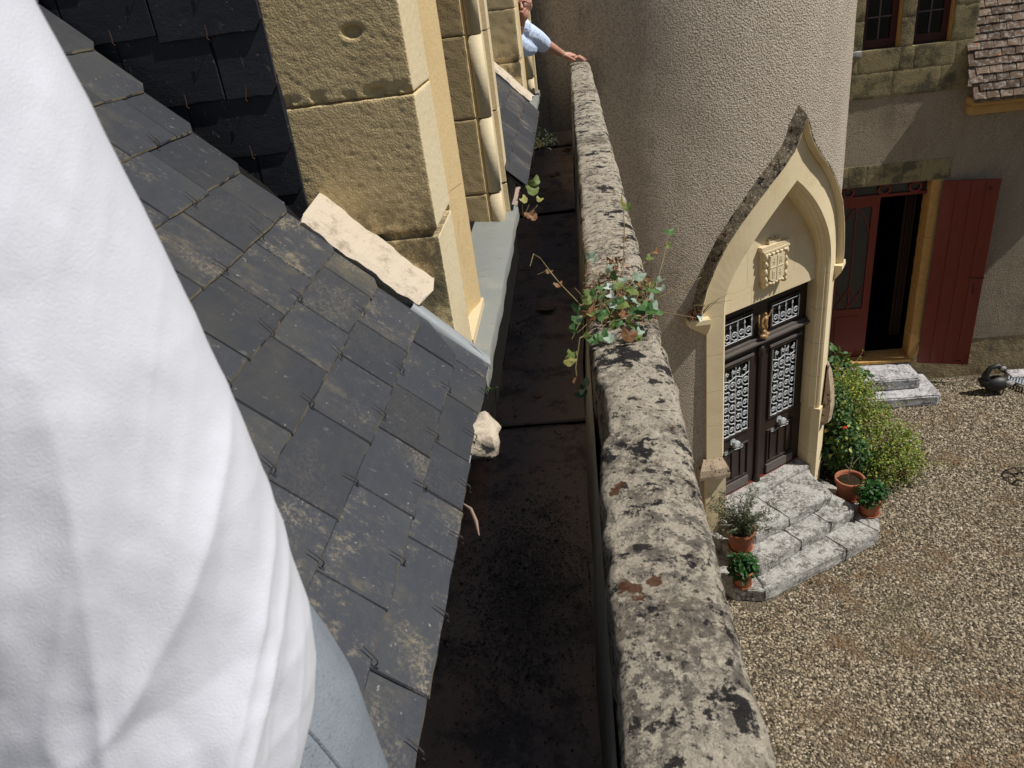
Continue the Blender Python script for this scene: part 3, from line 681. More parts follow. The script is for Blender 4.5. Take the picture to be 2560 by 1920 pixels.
    for k, z in enumerate(rows):
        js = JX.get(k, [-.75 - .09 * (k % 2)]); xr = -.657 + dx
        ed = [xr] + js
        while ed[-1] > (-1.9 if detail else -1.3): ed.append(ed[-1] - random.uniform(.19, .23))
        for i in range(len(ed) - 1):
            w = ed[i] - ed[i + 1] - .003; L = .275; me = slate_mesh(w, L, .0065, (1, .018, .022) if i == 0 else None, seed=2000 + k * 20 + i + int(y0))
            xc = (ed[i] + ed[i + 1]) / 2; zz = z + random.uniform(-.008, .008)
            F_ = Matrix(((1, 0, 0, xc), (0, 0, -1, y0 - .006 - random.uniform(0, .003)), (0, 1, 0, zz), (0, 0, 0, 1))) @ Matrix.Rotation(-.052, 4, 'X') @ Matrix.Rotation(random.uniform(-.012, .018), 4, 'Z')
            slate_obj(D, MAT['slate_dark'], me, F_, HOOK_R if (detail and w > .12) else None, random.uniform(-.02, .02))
    # mortar fillet and zinc strip where roof and pier meet
    n = 26; v = []
    for k in range(n + 1):
        t = k / n; s = .555 - t * (.555 - (.215 if detail else .06)); e = .0025 * math.sin(k * .55) + .0012 * math.sin(k * 1.7)
        yo = y0 - .142 + (.016 * t) + e * .7; lip = .034 + e
        for (yy, hh) in ((y0 + .004, .020), (y0 + .004, .052 + e), (y0 - .05, .046 + e * .6), (yo + .02, lip), (yo, lip - .010), (yo + .004, .006)): v.append(RF(yy, s + .008 * math.sin(yy * 60 + k) * (k in (0, n)), hh))
    f = [(6 * k + j, 6 * k + (j + 1) % 6, 6 * k + 6 + (j + 1) % 6, 6 * k + 6 + j) for k in range(n) for j in range(6)] + [tuple(range(6)), tuple(6 * n + j for j in range(6))[::-1]]
    fix_normals(mk('mortar_fillet', v, f, MAT['mortar'], D, False))
    if detail:
        v = []
        for k in range(9):
            s = .235 - k * .235 / 8
            for (yy, hh) in ((y0 + .012, -.035), (y0 - .05, -.012), (y0 - .085, .012), (y0 - .15, .027), (y0 - .152, .006)): v.append(RF(yy, s, hh))
        f = [(5 * k + j, 5 * k + j + 1, 5 * k + 6 + j, 5 * k + 5 + j) for k in range(8) for j in range(4)]
        mk('zinc_strip', v, f, MAT['zinc'], D, True)
    return D
HOOK_R = hook_mesh(0); HOOK_R.materials.append(MAT['hook_rust'])
dormer1 = make_dormer(1.80, 'nearest yellow limestone dormer with slate-hung cheek and a hole in its side', True)
dormer2 = make_dormer(5.60, 'farther limestone dormer, from which the man in pale blue leans', False)

# ================================================================== PORTAL, DOOR, STEPS
Zs = 3.10                                             # springing of the arch
ARCH = [(0.0, 4.325), (.10, 4.245), (.22, 4.135), (.33, 4.025), (.43, 3.915), (.53, 3.79), (.63, 3.655), (.70, 3.54), (.755, 3.42), (.79, 3.30), (.80, 3.20), (.803, Zs)]
OUT_ = [(0.0, 4.90), (.045, 4.765), (.12, 4.635), (.24, 4.50), (.37, 4.38), (.52, 4.225), (.66, 4.06), (.79, 3.88), (.90, 3.67), (.985, 3.45), (1.035, 3.25), (1.05, Zs)]
def path_side(P, sgn): return [(sgn * s, z) for s, z in P]
portal = thing('stone_portal', tuple(PP(0, .1, .5)), 'cream limestone doorway surround with pointed ogee arch on the tower', 'doorway')
def offset_pt(P, i, o, sgn):
    a = np.array(P[max(i - 1, 0)]); c = np.array(P[min(i + 1, len(P) - 1)]); t = c - a; t /= np.linalg.norm(t)
    nrm = np.array([-t[1], t[0]]) ; nrm = nrm if nrm[0] * 1 > 0 else -nrm
    p = np.array(P[i]) + nrm * o
    if i == 0: p[0] = 0; p[1] = P[0][1] + o * 1.35
    return (sgn * max(p[0], 0), p[1])
def seg_mesh(name, rows, mat, smooth=False):
    n = len(rows[0]); v = [p for r in rows for p in r]; m_ = len(rows)
    f = [(i * n + j, i * n + j + 1, (i + 1) * n + j + 1, (i + 1) * n + j) for i in range(m_ - 1) for j in range(n - 1)]
    f += [tuple(range(n)), tuple((m_ - 1) * n + j for j in range(n))[::-1]]
    return fix_normals(mk(name, v, f, mat, portal, smooth))
def interp_path(P, k):
    Q = []
    for i in range(len(P) - 1):
        for t in range(k): Q.append(tuple(np.array(P[i]) * (1 - t / k) + np.array(P[i + 1]) * t / k))
    return Q + [P[-1]]
AR = interp_path(ARCH, 2); OU = interp_path(OUT_, 2); NA = len(AR)
def front_row(i, sgn):
    """profile from the door plane round the inner mouldings to the outer edge, at arch station i"""
    r = []; a, zz = offset_pt(AR, i, -.052, sgn); r.append(PP(a, -.03, zz))
    for o, rho in ((-.050, -.080), (-.046, -.062), (-.034, -.058), (-.030, -.038), (-.026, -.016), (-.012, -.010), (-.008, .012), (.0, .022), (.006, .030)):
        a, zz = offset_pt(AR, i, o, sgn); r.append(PC(a, rho, zz))
    so, zo = OU[i]; r.append(PC(sgn * so, .030, zo)); r.append(PC(sgn * so, -.06, zo))
    return r
cutsA = [0, 5, 9, 13, 17, NA - 1]
for sgn in (-1, 1):
    for a, c in zip(cutsA[:-1], cutsA[1:]):
        seg_mesh('voussoir', [front_row(i, sgn) for i in range(a, c + 1)], MAT['portal'])
    zc = [3.096, 2.66, 2.22, 1.78, 1.345]
    for k in range(len(zc) - 1):
        rows = []
        for z in (zc[k], zc[k + 1] + .004):
            s = .803; r = [PP(sgn * (s - .052), -.03, z)]
            for o, rho in ((-.050, -.080), (-.046, -.062), (-.034, -.058), (-.030, -.038), (-.026, -.016), (-.012, -.010), (-.008, .012), (.0, .022), (.006, .030)): r.append(PC(sgn * (s + o), rho, z))
            so = .99
            r += [PC(sgn * so, .030, z), PC(sgn * so, -.06, z)]; rows.append(r)
        seg_mesh('jamb_stone', rows, MAT['portal'])
    # plinth with its granular sloping cap
    for z0, z1 in ((.0, .70), (.704, 1.12 if sgn < 0 else 1.343)):
        poly = [(.80, -.25), (.80, .0), (.80, .16), (.955, .16), (.955, -.25)]
        rows = [[PP(sgn * .765, -.03, z)] + [PC(sgn * s_, r_, z) for s_, r_ in ((.77, -.05), (.775, .055), (1.01, .055), (1.01, -.08))] for z in (z0, z1)]
        seg_mesh('plinth_block', rows, MAT['portal'])
    rows = []
    if sgn < 0:
        for z, i_, o_, rh in ((1.115, .815, 1.02, .06), (1.12, .76, 1.09, .125), (1.17, .755, 1.095, .130), (1.25, .77, 1.08, .115), (1.345, .81, 1.03, .04)):
            rows.append([PC(sgn * i_, -.03, z), PC(sgn * i_, rh, z), PC(sgn * (i_ + o_) / 2, rh + .004, z), PC(sgn * o_, rh, z), PC(sgn * o_, -.05, z)])
    else:
        for z, i_, o_, rh in ((1.05, .90, .93, .07), (1.14, .83, 1.04, .14), (1.30, .87, 1.16, .145), (1.50, .92, 1.20, .12), (1.70, .94, 1.18, .085), (1.86, .96, 1.08, .045)):
            rows.append([PC(sgn * i_, .05, z), PC(sgn * i_, rh, z), PC(sgn * (i_ + o_) / 2, rh + .012, z), PC(sgn * o_, rh - .02, z), PC(sgn * o_, -.05, z)])
    seg_mesh('plinth_cap', rows, MAT['cap'])
# ogee hood mould: dark weathered top, moulded underside
def hood_row(i, sgn, out):
    r = []
    for o, rho in (((.0, .028), (-.008, .05), (.004, .062), (.006, .09), (.014, .104), (.020, .106)) if not out else ((.020, .106), (.036, .104), (.125, -.05))):
        a, zz = offset_pt(OU, i, o, sgn); r.append(PC(a, rho, zz))
    return r
cutsH = [0, 4, 8, 12, 16, NA - 1]
for sgn in (-1, 1):
    for a, c in zip(cutsH[:-1], cutsH[1:]):
        rws = [hood_row(i, sgn, False) for i in range(a, c + 1)]
        n = len(rws[0]); v = [p for r in rws for p in r]; f = [(i * n + j, i * n + j + 1, (i + 1) * n + j + 1, (i + 1) * n + j) for i in range(len(rws) - 1) for j in range(n - 1)]
        h_ = mk('hood_moulding', v, f, MAT['portal'] if sgn > 0 else MAT['portal'], portal)
        rws = [hood_row(i, sgn, True) for i in range(a, c + 1)]
        n = len(rws[0]); v = [p for r in rws for p in r]; v = np.array(v) + vfield(np.array(v), 20, 2, 7) * .006
        f = [(i * n + j, i * n + j + 1, (i + 1) * n + j + 1, (i + 1) * n + j) for i in range(len(rws) - 1) for j in range(n - 1)]
        mk('hood_stone', v, f, MAT['hood'], portal)
    rows = []
    for z, o, rh in ((3.12, 1.19, .11), (3.07, 1.19, .115), (3.04, 1.16, .105), (2.96, 1.06, .05), (2.90, 1.0, .0)):
        rows.append([PC(sgn * .975, -.06, z), PC(sgn * .975, rh, z), PC(sgn * o, rh, z), PC(sgn * (o + .01), -.05, z)])
    seg_mesh('hood_stop', rows, MAT['portal'])
# tympanum slab with blocks told apart by fine joints
def tymp_poly(z0, z1, s0, s1):
    P = []
    for s, z in [(-s, z) for s, z in ARCH[::-1]] + ARCH[1:]:
        P.append((s, z))
    return P
full = [(-.81, 3.02)] + [(-s, z) for s, z in ARCH[::-1]] + list(ARCH[1:]) + [(.81, 3.02)]
def clip_poly(P, f):
    out = []
    for i in range(len(P)):
        a, c = P[i], P[(i + 1) % len(P)]; fa, fc_ = f(a), f(c)
        if fa >= 0: out.append(a)
        if fa * fc_ < 0: t = fa / (fa - fc_); out.append((a[0] + (c[0] - a[0]) * t, a[1] + (c[1] - a[1]) * t))
    return out
parts = []
rest = full
lowr = clip_poly(full, lambda p: 3.225 - p[1]); upr = clip_poly(full, lambda p: p[1] - 3.228)
parts += [clip_poly(lowr, lambda p: -.282 - p[0]), clip_poly(clip_poly(lowr, lambda p: p[0] + .279), lambda p: .138 - p[0]), clip_poly(lowr, lambda p: p[0] - .141)]
mid = clip_poly(upr, lambda p: 3.62 - p[1]); top = clip_poly(upr, lambda p: p[1] - 3.623)
parts += [clip_poly(mid, lambda p: -.35 - p[0]), clip_poly(clip_poly(mid, lambda p: p[0] + .347), lambda p: .36 - p[0]), clip_poly(mid, lambda p: p[0] - .363), top]
for q in parts:
    b = MB(); b.prism([(s, z) for s, z in q], -.03, .11, T=lambda s, z, d: PP(s, d, z)); b.build('tympanum_block', MAT['tymp'], portal)
b = MB(); b.prism(full, -.08, .1075, T=lambda s, z, d: PP(s, d, z)); b.build('tympanum_backing', MAT['portal'], portal)
# carved coat of arms: frame, strapwork border and inner field
arms = MB()
arms.prism([(-.17, 3.27), (-.19, 3.60), (.19, 3.60), (.17, 3.27), (.10, 3.19), (0, 3.165), (-.10, 3.19)], .10, .15, T=lambda s, z, d: PP(s, d, z))
arms.prism([(-.205, 3.60), (-.205, 3.64), (.205, 3.64), (.205, 3.60)], .10, .17, T=lambda s, z, d: PP(s, d, z))
arms.prism([(-.19, 3.575), (-.19, 3.595), (.19, 3.595), (.19, 3.575)], .10, .185, T=lambda s, z, d: PP(s, d, z))
arms.prism([(-.085, 3.64), (-.085, 3.675), (.085, 3.675), (.085, 3.64)], .10, .15, T=lambda s, z, d: PP(s, d, z))
coat = arms.build('coat_of_arms', MAT['tymp'], portal)
b = MB(); b.prism([(-.105, 3.27), (-.105, 3.53), (.105, 3.53), (.105, 3.27), (.05, 3.235), (0, 3.225), (-.05, 3.235)], .145, .195, T=lambda s, z, d: PP(s, d, z))
for a0, a1, z0, z1 in ((-.004, .004, 3.25, 3.52), (-.095, .095, 3.395, 3.402), (-.07, -.062, 3.29, 3.37), (-.045, -.038, 3.29, 3.35), (-.07, -.03, 3.285, 3.292), (.035, .042, 3.42, 3.50), (.06, .067, 3.43, 3.49), (.03, .08, 3.455, 3.462), (-.065, -.03, 3.46, 3.467), (-.05, -.043, 3.43, 3.50), (.03, .07, 3.32, 3.327), (.045, .052, 3.29, 3.36)): b.prism([(a0, z0), (a1, z0), (a1, z1), (a0, z1)], .193, .200, T=lambda s, z, d: PP(s, d, z))
b.build('shield_field', MAT['tymp'], coat)
b = MB()
for sg in (-1, 1):
    for z, r_ in ((3.53, .034), (3.44, .026), (3.36, .036), (3.27, .030), (3.215, .026)): b.ball((sg * (.146 + .008 * (r_ > .03)), z, .15), (r_ * .85, r_ * 1.75, .05), 10, 8, T=lambda s, z, d: PP(s, d, z))
for k in range(5): b.ball((-.09 + .045 * k, 3.225 - .01 * math.sin(k * 1.57), .155), (.03, .026, .05), 8, 6, T=lambda s, z, d: PP(s, d, z)); b.ball((-.12 + .06 * k, 3.553, .165), (.032, .018, .04), 8, 6, T=lambda s, z, d: PP(s, d, z))
for k in range(5): b.ball((-.07 + .035 * k, 3.685 + .010 * (k % 2), .13), (.011, .018, .018), 6, 5, T=lambda s, z, d: PP(s, d, z))
b.build('strapwork', MAT['tymp'], coat, True)['kind'] = 'stuff'
b = MB(); b.box((.735, .06, 1.90), (.756, .095, 1.955), T=PP); bell = b.build('bell_push', MAT['iron'], portal); b = MB(); b.ball((.733, .077, 1.925), .010, 8, 6, T=PP); b.build('button', MAT['knob'], bell)

# ------------------------------------------------------------------ double door
door = thing('double_door', tuple(PP(0, 0, .52)), 'dark brown double door with white scrolled iron grilles', 'door')
def dbox(name, s0, s1, d0, d1, z0, z1, mat, par): b = MB(); b.box((s0, d0, z0), (s1, d1, z1), T=PP); return b.build(name, mat, par)
def moulded(name, s0, s1, z0, z1, par, mat='wood', w=.022, d=.020):
    """bevelled picture-frame moulding round a panel"""
    b = MB()
    for (a0, a1, c0, c1) in ((s0 - w, s1 + w, z1, z1 + w), (s0 - w, s1 + w, z0 - w, z0), (s0 - w, s0, z0, z1), (s1, s1 + w, z0, z1)):
        b.add([PP(a0, .0, c0), PP(a1, .0, c0), PP(a1, .0, c1), PP(a0, .0, c1), PP(a0 + .005, d, c0 + .005), PP(a1 - .005, d, c0 + .005), PP(a1 - .005, d, c1 - .005), PP(a0 + .005, d, c1 - .005)],
              [(0, 1, 2, 3), (4, 7, 6, 5), (0, 4, 5, 1), (1, 5, 6, 2), (2, 6, 7, 3), (3, 7, 4, 0)])
    return b.build(name, MAT[mat], par)
def spiral(cx, cz, r0, r1, a0, turns, n=14): return [(cx + (r0 + (r1 - r0) * t) * math.cos(a0 + turns * 2 * math.pi * t), cz + (r0 + (r1 - r0) * t) * math.sin(a0 + turns * 2 * math.pi * t)) for t in np.linspace(0, 1, n)]
def grille(s0, s1, z0, z1, rows, mirror):
    b = MB(); W_ = s1 - s0; cw = W_ / 4; rad = .0072; D_ = .018
    def T3(P): return [PP((s0 + s1) - s if mirror else s, D_, z) for s, z in P]
    for a, c in (((s0, z0), (s1, z0)), ((s0, z0), (s0, z1)), ((s1, z0), (s1, z1))): b.tube(T3([a, c]), rad * .8, 5)
    b.tube(T3([((s0 + s1) / 2, z0), ((s0 + s1) / 2, z1 - .01)]), rad, 5)
    zt = z1 - .13 if rows > 1 else z0
    ch = (zt - z0) / rows if rows > 1 else 0
    for j in range(rows if rows > 1 else 0):
        for i in range(4):
            cx = s0 + (i + .5) * cw; cz = z0 + (j + .45) * ch; fl_ = 1 if i % 2 == 0 else 1
            b.tube(T3(spiral(cx, cz, cw * .40, cw * .08, -.6, 1.35)), rad * .95, 5)
            b.tube(T3([(cx - cw * .5, cz + ch * .12), (cx - cw * .40, cz - ch * .30), (cx - cw * .05, cz - ch * .47), (cx + cw * .5, cz - ch * .52)]), rad * .9, 5)
            if i > 0: b.tube(T3([(s0 + i * cw, cz - ch * .15), (s0 + i * cw, cz + ch * .5)]), rad * .85, 5)
            x, z = s0 + (i + .98) * cw, cz + ch * .42
            if i < 3: b.add([PP(*((((s0 + s1) - q if mirror else q), D_ + .004, w))) for q, w in ((x - .014, z), (x, z + .024), (x + .014, z), (x, z - .010))], [(0, 1, 2, 3)])
    if rows > 1:
        b.tube(T3([(s0, zt + .005), (s0 + W_ * .25, zt - .03), (s0 + W_ * .5, zt + .01), (s0 + W_ * .75, zt - .03), (s1, zt + .005)]), rad, 5)
        for i in range(4):
            cx = s0 + (i + .5) * cw; b.tube(T3([(cx, zt), (cx + (-.012 if i < 2 else .012), zt + .09)]), rad * .85, 5)
            b.tube(T3(spiral(cx + (.02 if i < 2 else -.02), zt + .065, .022, .008, 0 if i < 2 else math.pi, 1.0, 9)), rad * .8, 5)
            b.add([PP((s0 + s1) - q if mirror else q, D_ + .004, w) for q, w in ((cx - .016, zt + .085), (cx, zt + .118), (cx + .016, zt + .085), (cx, zt + .072))], [(0, 1, 2, 3)])
    else:
        b.tube(T3([(s0, z1 - .015), (s1, z1 - .015)]), rad * .6, 5)
        for i in range(4):
            cx = s0 + (i + .5) * cw; b.tube(T3(spiral(cx, z0 + .085, cw * .38, cw * .08, -.6, 1.3)), rad * .95, 5)
            b.tube(T3([(cx - cw * .5, z0 + .14), (cx - cw * .45, z0 + .06), (cx, z0 + .02), (cx + cw * .5, z0 + .02)]), rad * .9, 5)
            b.tube(T3([(cx + cw * .45, z0 + .02), (cx + cw * .45, z1 - .05)]), rad * .9, 5)
            b.add([PP((s0 + s1) - q if mirror else q, D_ + .004, w) for q, w in ((cx + cw * .45 - .014, z1 - .07), (cx + cw * .45, z1 - .03), (cx + cw * .45 + .014, z1 - .07), (cx + cw * .45, z1 - .09))], [(0, 1, 2, 3)])
    return b
for sg in (-1, 1):
    a, c = (.03, .81) if sg > 0 else (-.81, -.03)
    leaf_ = MB()
    g0, g1 = (.185, .605) if sg > 0 else (-.605, -.175)
    zg0, zg1 = 1.37, 2.28
    for s0, s1, z0, z1 in ((a, g0, .53, 2.43), (g1, c, .53, 2.43), (g0, g1, .53, zg0), (g0, g1, zg1, 2.43)): leaf_.box((s0, -.05, z0), (s1, 0, z1), T=PP)
    leaf = leaf_.build('door_leaf', MAT['wood'], door)
    b = MB(); b.box((g0, -.03, zg0), (g1, -.024, zg1), T=PP); b.build('pane', MAT['glass'], leaf)
    moulded('panel_moulding', g0, g1, zg0, zg1, leaf, d=.026, w=.03)
    dbox('rail', g0 - .05, g1 + .05, .0, .035, zg1 + .045, zg1 + .075, MAT['wood_grey'], leaf)
    grille(g0 + .012, g1 - .012, zg0 + .012, zg1 - .012, 5, False).build('grille', MAT['iron_white'], leaf)
    moulded('panel_moulding', g0, g1, .72, 1.16, leaf)
    for k in range(3):
        x = g0 + (g1 - g0) * (k + .5) / 3; dbox('flute', x - .033, x + .033, .0, .016, .745, 1.12, MAT['wood'], leaf)
    dbox('kick_rail', g0 - .02, g1 + .02, .0, .03, .555, .67, MAT['wood_grey'], leaf)
    kx = .37 * sg if sg > 0 else -.40
    b = MB()
    b.tube([PP(kx, .0, 1.255), PP(kx, .045, 1.255)], .016, 8); b.tube([PP(kx, .0, 1.255), PP(kx, .012, 1.255)], .045, 14)
    b.tube([PP(kx, .045, 1.255), PP(kx, .055, 1.255), PP(kx, .08, 1.255), PP(kx, .088, 1.255)], [.034, .047, .047, .03], 14); b.build('knob', MAT['knob'], leaf)
    b = MB()
    for q in (-1, 1): b.tube([PP(kx + q * (.04 + x), .022, 1.16 + z) for x, z in spiral(.09, 0, .03, .008, 2.6, 1.2, 12)], .005, 5); b.tube([PP(kx + q * .01, .022, 1.15), PP(kx + q * .05, .022, 1.145), PP(kx + q * .10, .022, 1.135)], .005, 5)
    b.build('letter_scroll', MAT['knob'], leaf)
    # fanlight above
    f0, f1 = (.15, .60) if sg > 0 else (-.60, -.15)
    tl = MB()
    for s0, s1, z0, z1 in ((a - .03 if sg > 0 else a, f0, 2.50, 3.0), (f1, c if sg > 0 else c + .03, 2.50, 3.0), (f0, f1, 2.50, 2.585), (f0, f1, 2.86, 3.0)): tl.box((s0, -.06, z0), (s1, -.008, z1), T=PP)
    tr_ = tl.build('fanlight', MAT['wood'], door)
    b = MB(); b.box((f0, -.045, 2.585), (f1, -.04, 2.86), T=PP); b.build('pane', MAT['glass'], tr_)
    moulded('fanlight_moulding', f0, f1, 2.585, 2.86, tr_)
    grille(f0 + .01, f1 - .01, 2.592, 2.85, 1, False).build('grille', MAT['iron_white'], tr_)
b = MB(); b.box((-.80, -.05, 2.43), (.80, .045, 2.465), T=PP); b.box((-.79, -.05, 2.465), (.79, .075, 2.485), T=PP); b.box((-.79, -.05, 2.485), (.79, .03, 2.515), T=PP); b.build('transom_rail', MAT['wood_grey'], door)
b = MB()
b.lathe([(.0, .52), (.050, .52), (.052, .58), (.040, .60), (.032, .62), (.030, 2.25), (.036, 2.27), (.045, 2.30), (.047, 2.36), (.036, 2.40), (.0, 2.41)], (0, .012, 0), 12, T=lambda s, d, z: PP(s, d, z)); b.build('meeting_column', MAT['wood'], door, True)
b = MB(); b.box((-.79, -.01, .522), (.79, .022, .535), T=PP); b.build('weather_strip', MAT['red'], door)
dbox('unlit_hall_shade', -.9, .9, -.6, -.14, .4, 3.0, MAT['black'], door)

# little gilt figure on the transom
fig = thing('figurine', tuple(PP(0, .05, 2.515)), 'small gilt bronze figure of a child on a rocky base above the door', 'figurine')
b = MB()
for x, d, z, r in ((0, .055, 2.53, .055), (-.03, .065, 2.545, .045), (.035, .06, 2.55, .04), (0, .05, 2.575, .045), (-.015, .06, 2.60, .03)): b.ball((x, d, z), (r, r * .8, r * .55), 9, 6, T=PP)
b.build('rock_base', MAT['bronze'], fig, True)
b = MB()
b.tube([PP(-.018, .055, 2.60), PP(-.022, .06, 2.645), PP(-.014, .055, 2.69)], [.014, .018, .024], 8); b.tube([PP(.012, .055, 2.60), PP(.022, .065, 2.64), PP(.010, .055, 2.69)], [.014, .018, .024], 8)
b.tube([PP(0, .055, 2.675), PP(.002, .058, 2.71), PP(.004, .055, 2.75), PP(.004, .053, 2.768), PP(.006, .053, 2.78)], [.033, .032, .036, .025, .012], 10); b.ball((.008, .055, 2.795), (.019, .019, .023), 10, 8, T=PP)
b.tube([PP(.028, .055, 2.755), PP(.055, .062, 2.765), PP(.075, .065, 2.80), PP(.09, .065, 2.825)], [.014, .013, .012, .013], 7); b.tube([PP(-.022, .055, 2.755), PP(-.048, .062, 2.725), PP(-.055, .068, 2.68), PP(-.045, .07, 2.65)], [.014, .013, .012, .010], 7)
o = b.build('figure', MAT['bronze'], fig, True); rm = o.modifiers.new('remesh', 'REMESH'); rm.mode = 'VOXEL'; rm.voxel_size = .0045; o.modifiers.new('smooth', 'SMOOTH').iterations = 3
b = MB(); b.tube([PP(-.06, .03, 2.80), PP(-.075, .035, 2.74), PP(-.06, .04, 2.66), PP(-.03, .05, 2.62)], [.006, .012, .012, .006], 6); b.build('drape', MAT['bronze'], fig, True)

# ------------------------------------------------------------------ steps in front of the door
steps = thing('stone_steps', tuple(PP(-.1, .8, 0)), 'whitish lichened stone steps leading up to the double door', 'steps')
def TS(s, d, z): return PP(s, d, z)
def sp(name, poly, z0, z1, seed, bev=.011, mat='step'): return prism_stone(name, poly, z0, z1, MAT[mat], steps, T=TS, bev=bev, amp=.009, seed=seed, cuts=3)
sp('step_block', [(-1.32, .55), (-1.30, .95), (-1.07, 1.165), (-.955, .90), (-.95, .55)], 0, .17, 1)
sp('step_block', [(-.947, .60), (-.953, .90), (-1.066, 1.17), (.128, 1.275), (.13, .60)], 0, .172, 2)
sp('step_block', [(.136, .60), (.135, 1.275), (.66, 1.315), (.635, .99), (.635, .60)], 0, .168, 3)
sp('step_block', [(.642, .55), (.642, .99), (.668, 1.31), (1.0, 1.05), (1.02, .55)], 0, .165, 4)
b = MB(); b.box((-1.30, .0, 0), (1.0, .6, .16), T=TS); b.build('step_core', MAT['step'], steps)
def Z2(z): return z
sp('step_block', [(-1.00, .40), (-.985, .93), (-.94, .985), (-.30, .985), (-.29, .40)], .172, .325, 5)
sp('step_block', [(-.286, .40), (-.296, .985), (.208, .985), (.218, .40)], .172, .325, 6)
sp('step_block', [(.221, .40), (.211, .985), (.62, .985), (.685, .90), (.70, .40)], .172, .322, 7)
b = MB(); b.box((-.98, .0, .15), (.68, .42, .315), T=TS); b.build('step_core', MAT['step'], steps)
sp('step_block', [(-.86, .16), (-.79, .64), (-.73, .70), (-.215, .735), (-.205, .16)], .326, .468, 8)
sp('step_block', [(-.201, .16), (-.211, .735), (.50, .745), (.545, .69), (.66, .30), (.74, .20), (.74, .16)], .326, .468, 9)
sp('threshold', [(-.755, -.25), (-.755, .20), (-.70, .235), (.70, .225), (.755, .20), (.755, -.25)], .33, .52, 10)

# ================================================================== HOUSE ACROSS THE COURTYARD
house = thing('courtyard_house', tuple(WF(0, 0, 0)), 'house with rough render, mossy stone window surround and red-framed openings behind the tower', 'house')
OPEN = [(-1.69, -.46, .40, 3.19), (-1.545, -1.10, 4.99, 6.9), (-.93, -.478, 4.99, 6.9)]
def wall_sheet(name, u0, u1, z0, z1, off, mat, step=.03, amp=.002, freq=30, seed=3):
    nu, nz = int((u1 - u0) / step) + 1, int((z1 - z0) / step) + 1
    U, Z = np.meshgrid(np.linspace(u0, u1, nu), np.linspace(z0, z1, nz), indexing='ij')
    P = np.stack([U, Z, U * 0], -1); h = np.abs(fbm(P * freq, 2, seed)) * amp + fbm(P * 1.5, 2, seed + 1) * .006
    V = W0 + U[..., None] * WU + (off + h)[..., None] * WN + np.stack([U * 0, U * 0, Z], -1)
    F = grid_faces(nu, nz); uc = (U[:-1, :-1] + U[1:, 1:]) / 2; zc = (Z[:-1, :-1] + Z[1:, 1:]) / 2
    keep = np.ones_like(uc, bool)
    for a, c, lo, hi in OPEN: keep &= ~((uc > a - .01) & (uc < c + .01) & (zc > lo - .01) & (zc < hi + .01))
    return fix_normals(mk(name, V.reshape(-1, 3), F[keep.ravel()], mat, house, True))
wall_sheet('rendered_wall', -2.9, 2.6, .66, 4.40, 0, MAT['farwall'])
wall_sheet('cement_plinth', -2.9, 2.6, -.03, .70, -.008, MAT['plinth'], .03, .006, 9)
def wbox(name, u0, u1, o0, o1, z0, z1, mat, par): b = MB(); b.box((u0, o0, z0), (u1, o1, z1), T=WF); return b.build(name, mat, par)
def wstone(name, u0, u1, o0, o1, z0, z1, mat, par, seed=0, res=.05, amp=.0025): return stone(name, (u0 - .0015, o0, z0 - .0015), (u1 + .0015, o1, z1 + .0015), mat, par, .0035, res, amp, 18, seed, 2, T=WF)
wbox('upper_wall', -2.9, -.2, -.30, -.06, 6.9, 8.6, MAT['farwall'], house)
wbox('side_wall', 2.55, 2.75, -4, -.02, 0, 4.2, MAT['farwall'], house)
# mossy ashlar round the two upper windows
k = 0
for u0, u1, z0, z1 in ((-2.2, -1.14, 4.385, 4.70), (-1.135, -.55, 4.385, 4.70), (-.545, -.19, 4.385, 4.70), (-2.2, -1.59, 4.705, 4.985), (-1.586, -1.07, 4.705, 4.985), (-1.066, -.90, 4.705, 4.985), (-.896, -.40, 4.705, 4.985), (-.396, -.19, 4.705, 4.985),
                       (-1.80, -1.55, 4.99, 5.34), (-1.80, -1.55, 5.345, 5.9), (-1.80, -1.55, 5.905, 6.6), (-1.095, -.935, 4.99, 5.33), (-1.095, -.935, 5.335, 5.9), (-1.095, -.935, 5.905, 6.6), (-.473, -.19, 4.99, 5.40), (-.473, -.19, 5.405, 5.9), (-.473, -.19, 5.905, 6.6), (-2.2, -.19, 6.605, 6.95)):
    wstone('ashlar_block', u0, u1, -.22, .012, z0, z1, MAT['ashlar'], house, 60 + k); k += 1
wbox('masonry_core', -2.9, -.2, -.32, -.20, 4.38, 4.98, MAT['ashlar'], house)
for u in (-1.10, -.478): wbox('window_reveal', u - .004, u + .0, -.16, -.004, 4.992, 6.6, MAT['ochre'], house)
wstone('sill_stone', -1.80, -1.56, .012, .06, 4.93, 4.995, MAT['step_far'], house, 5)
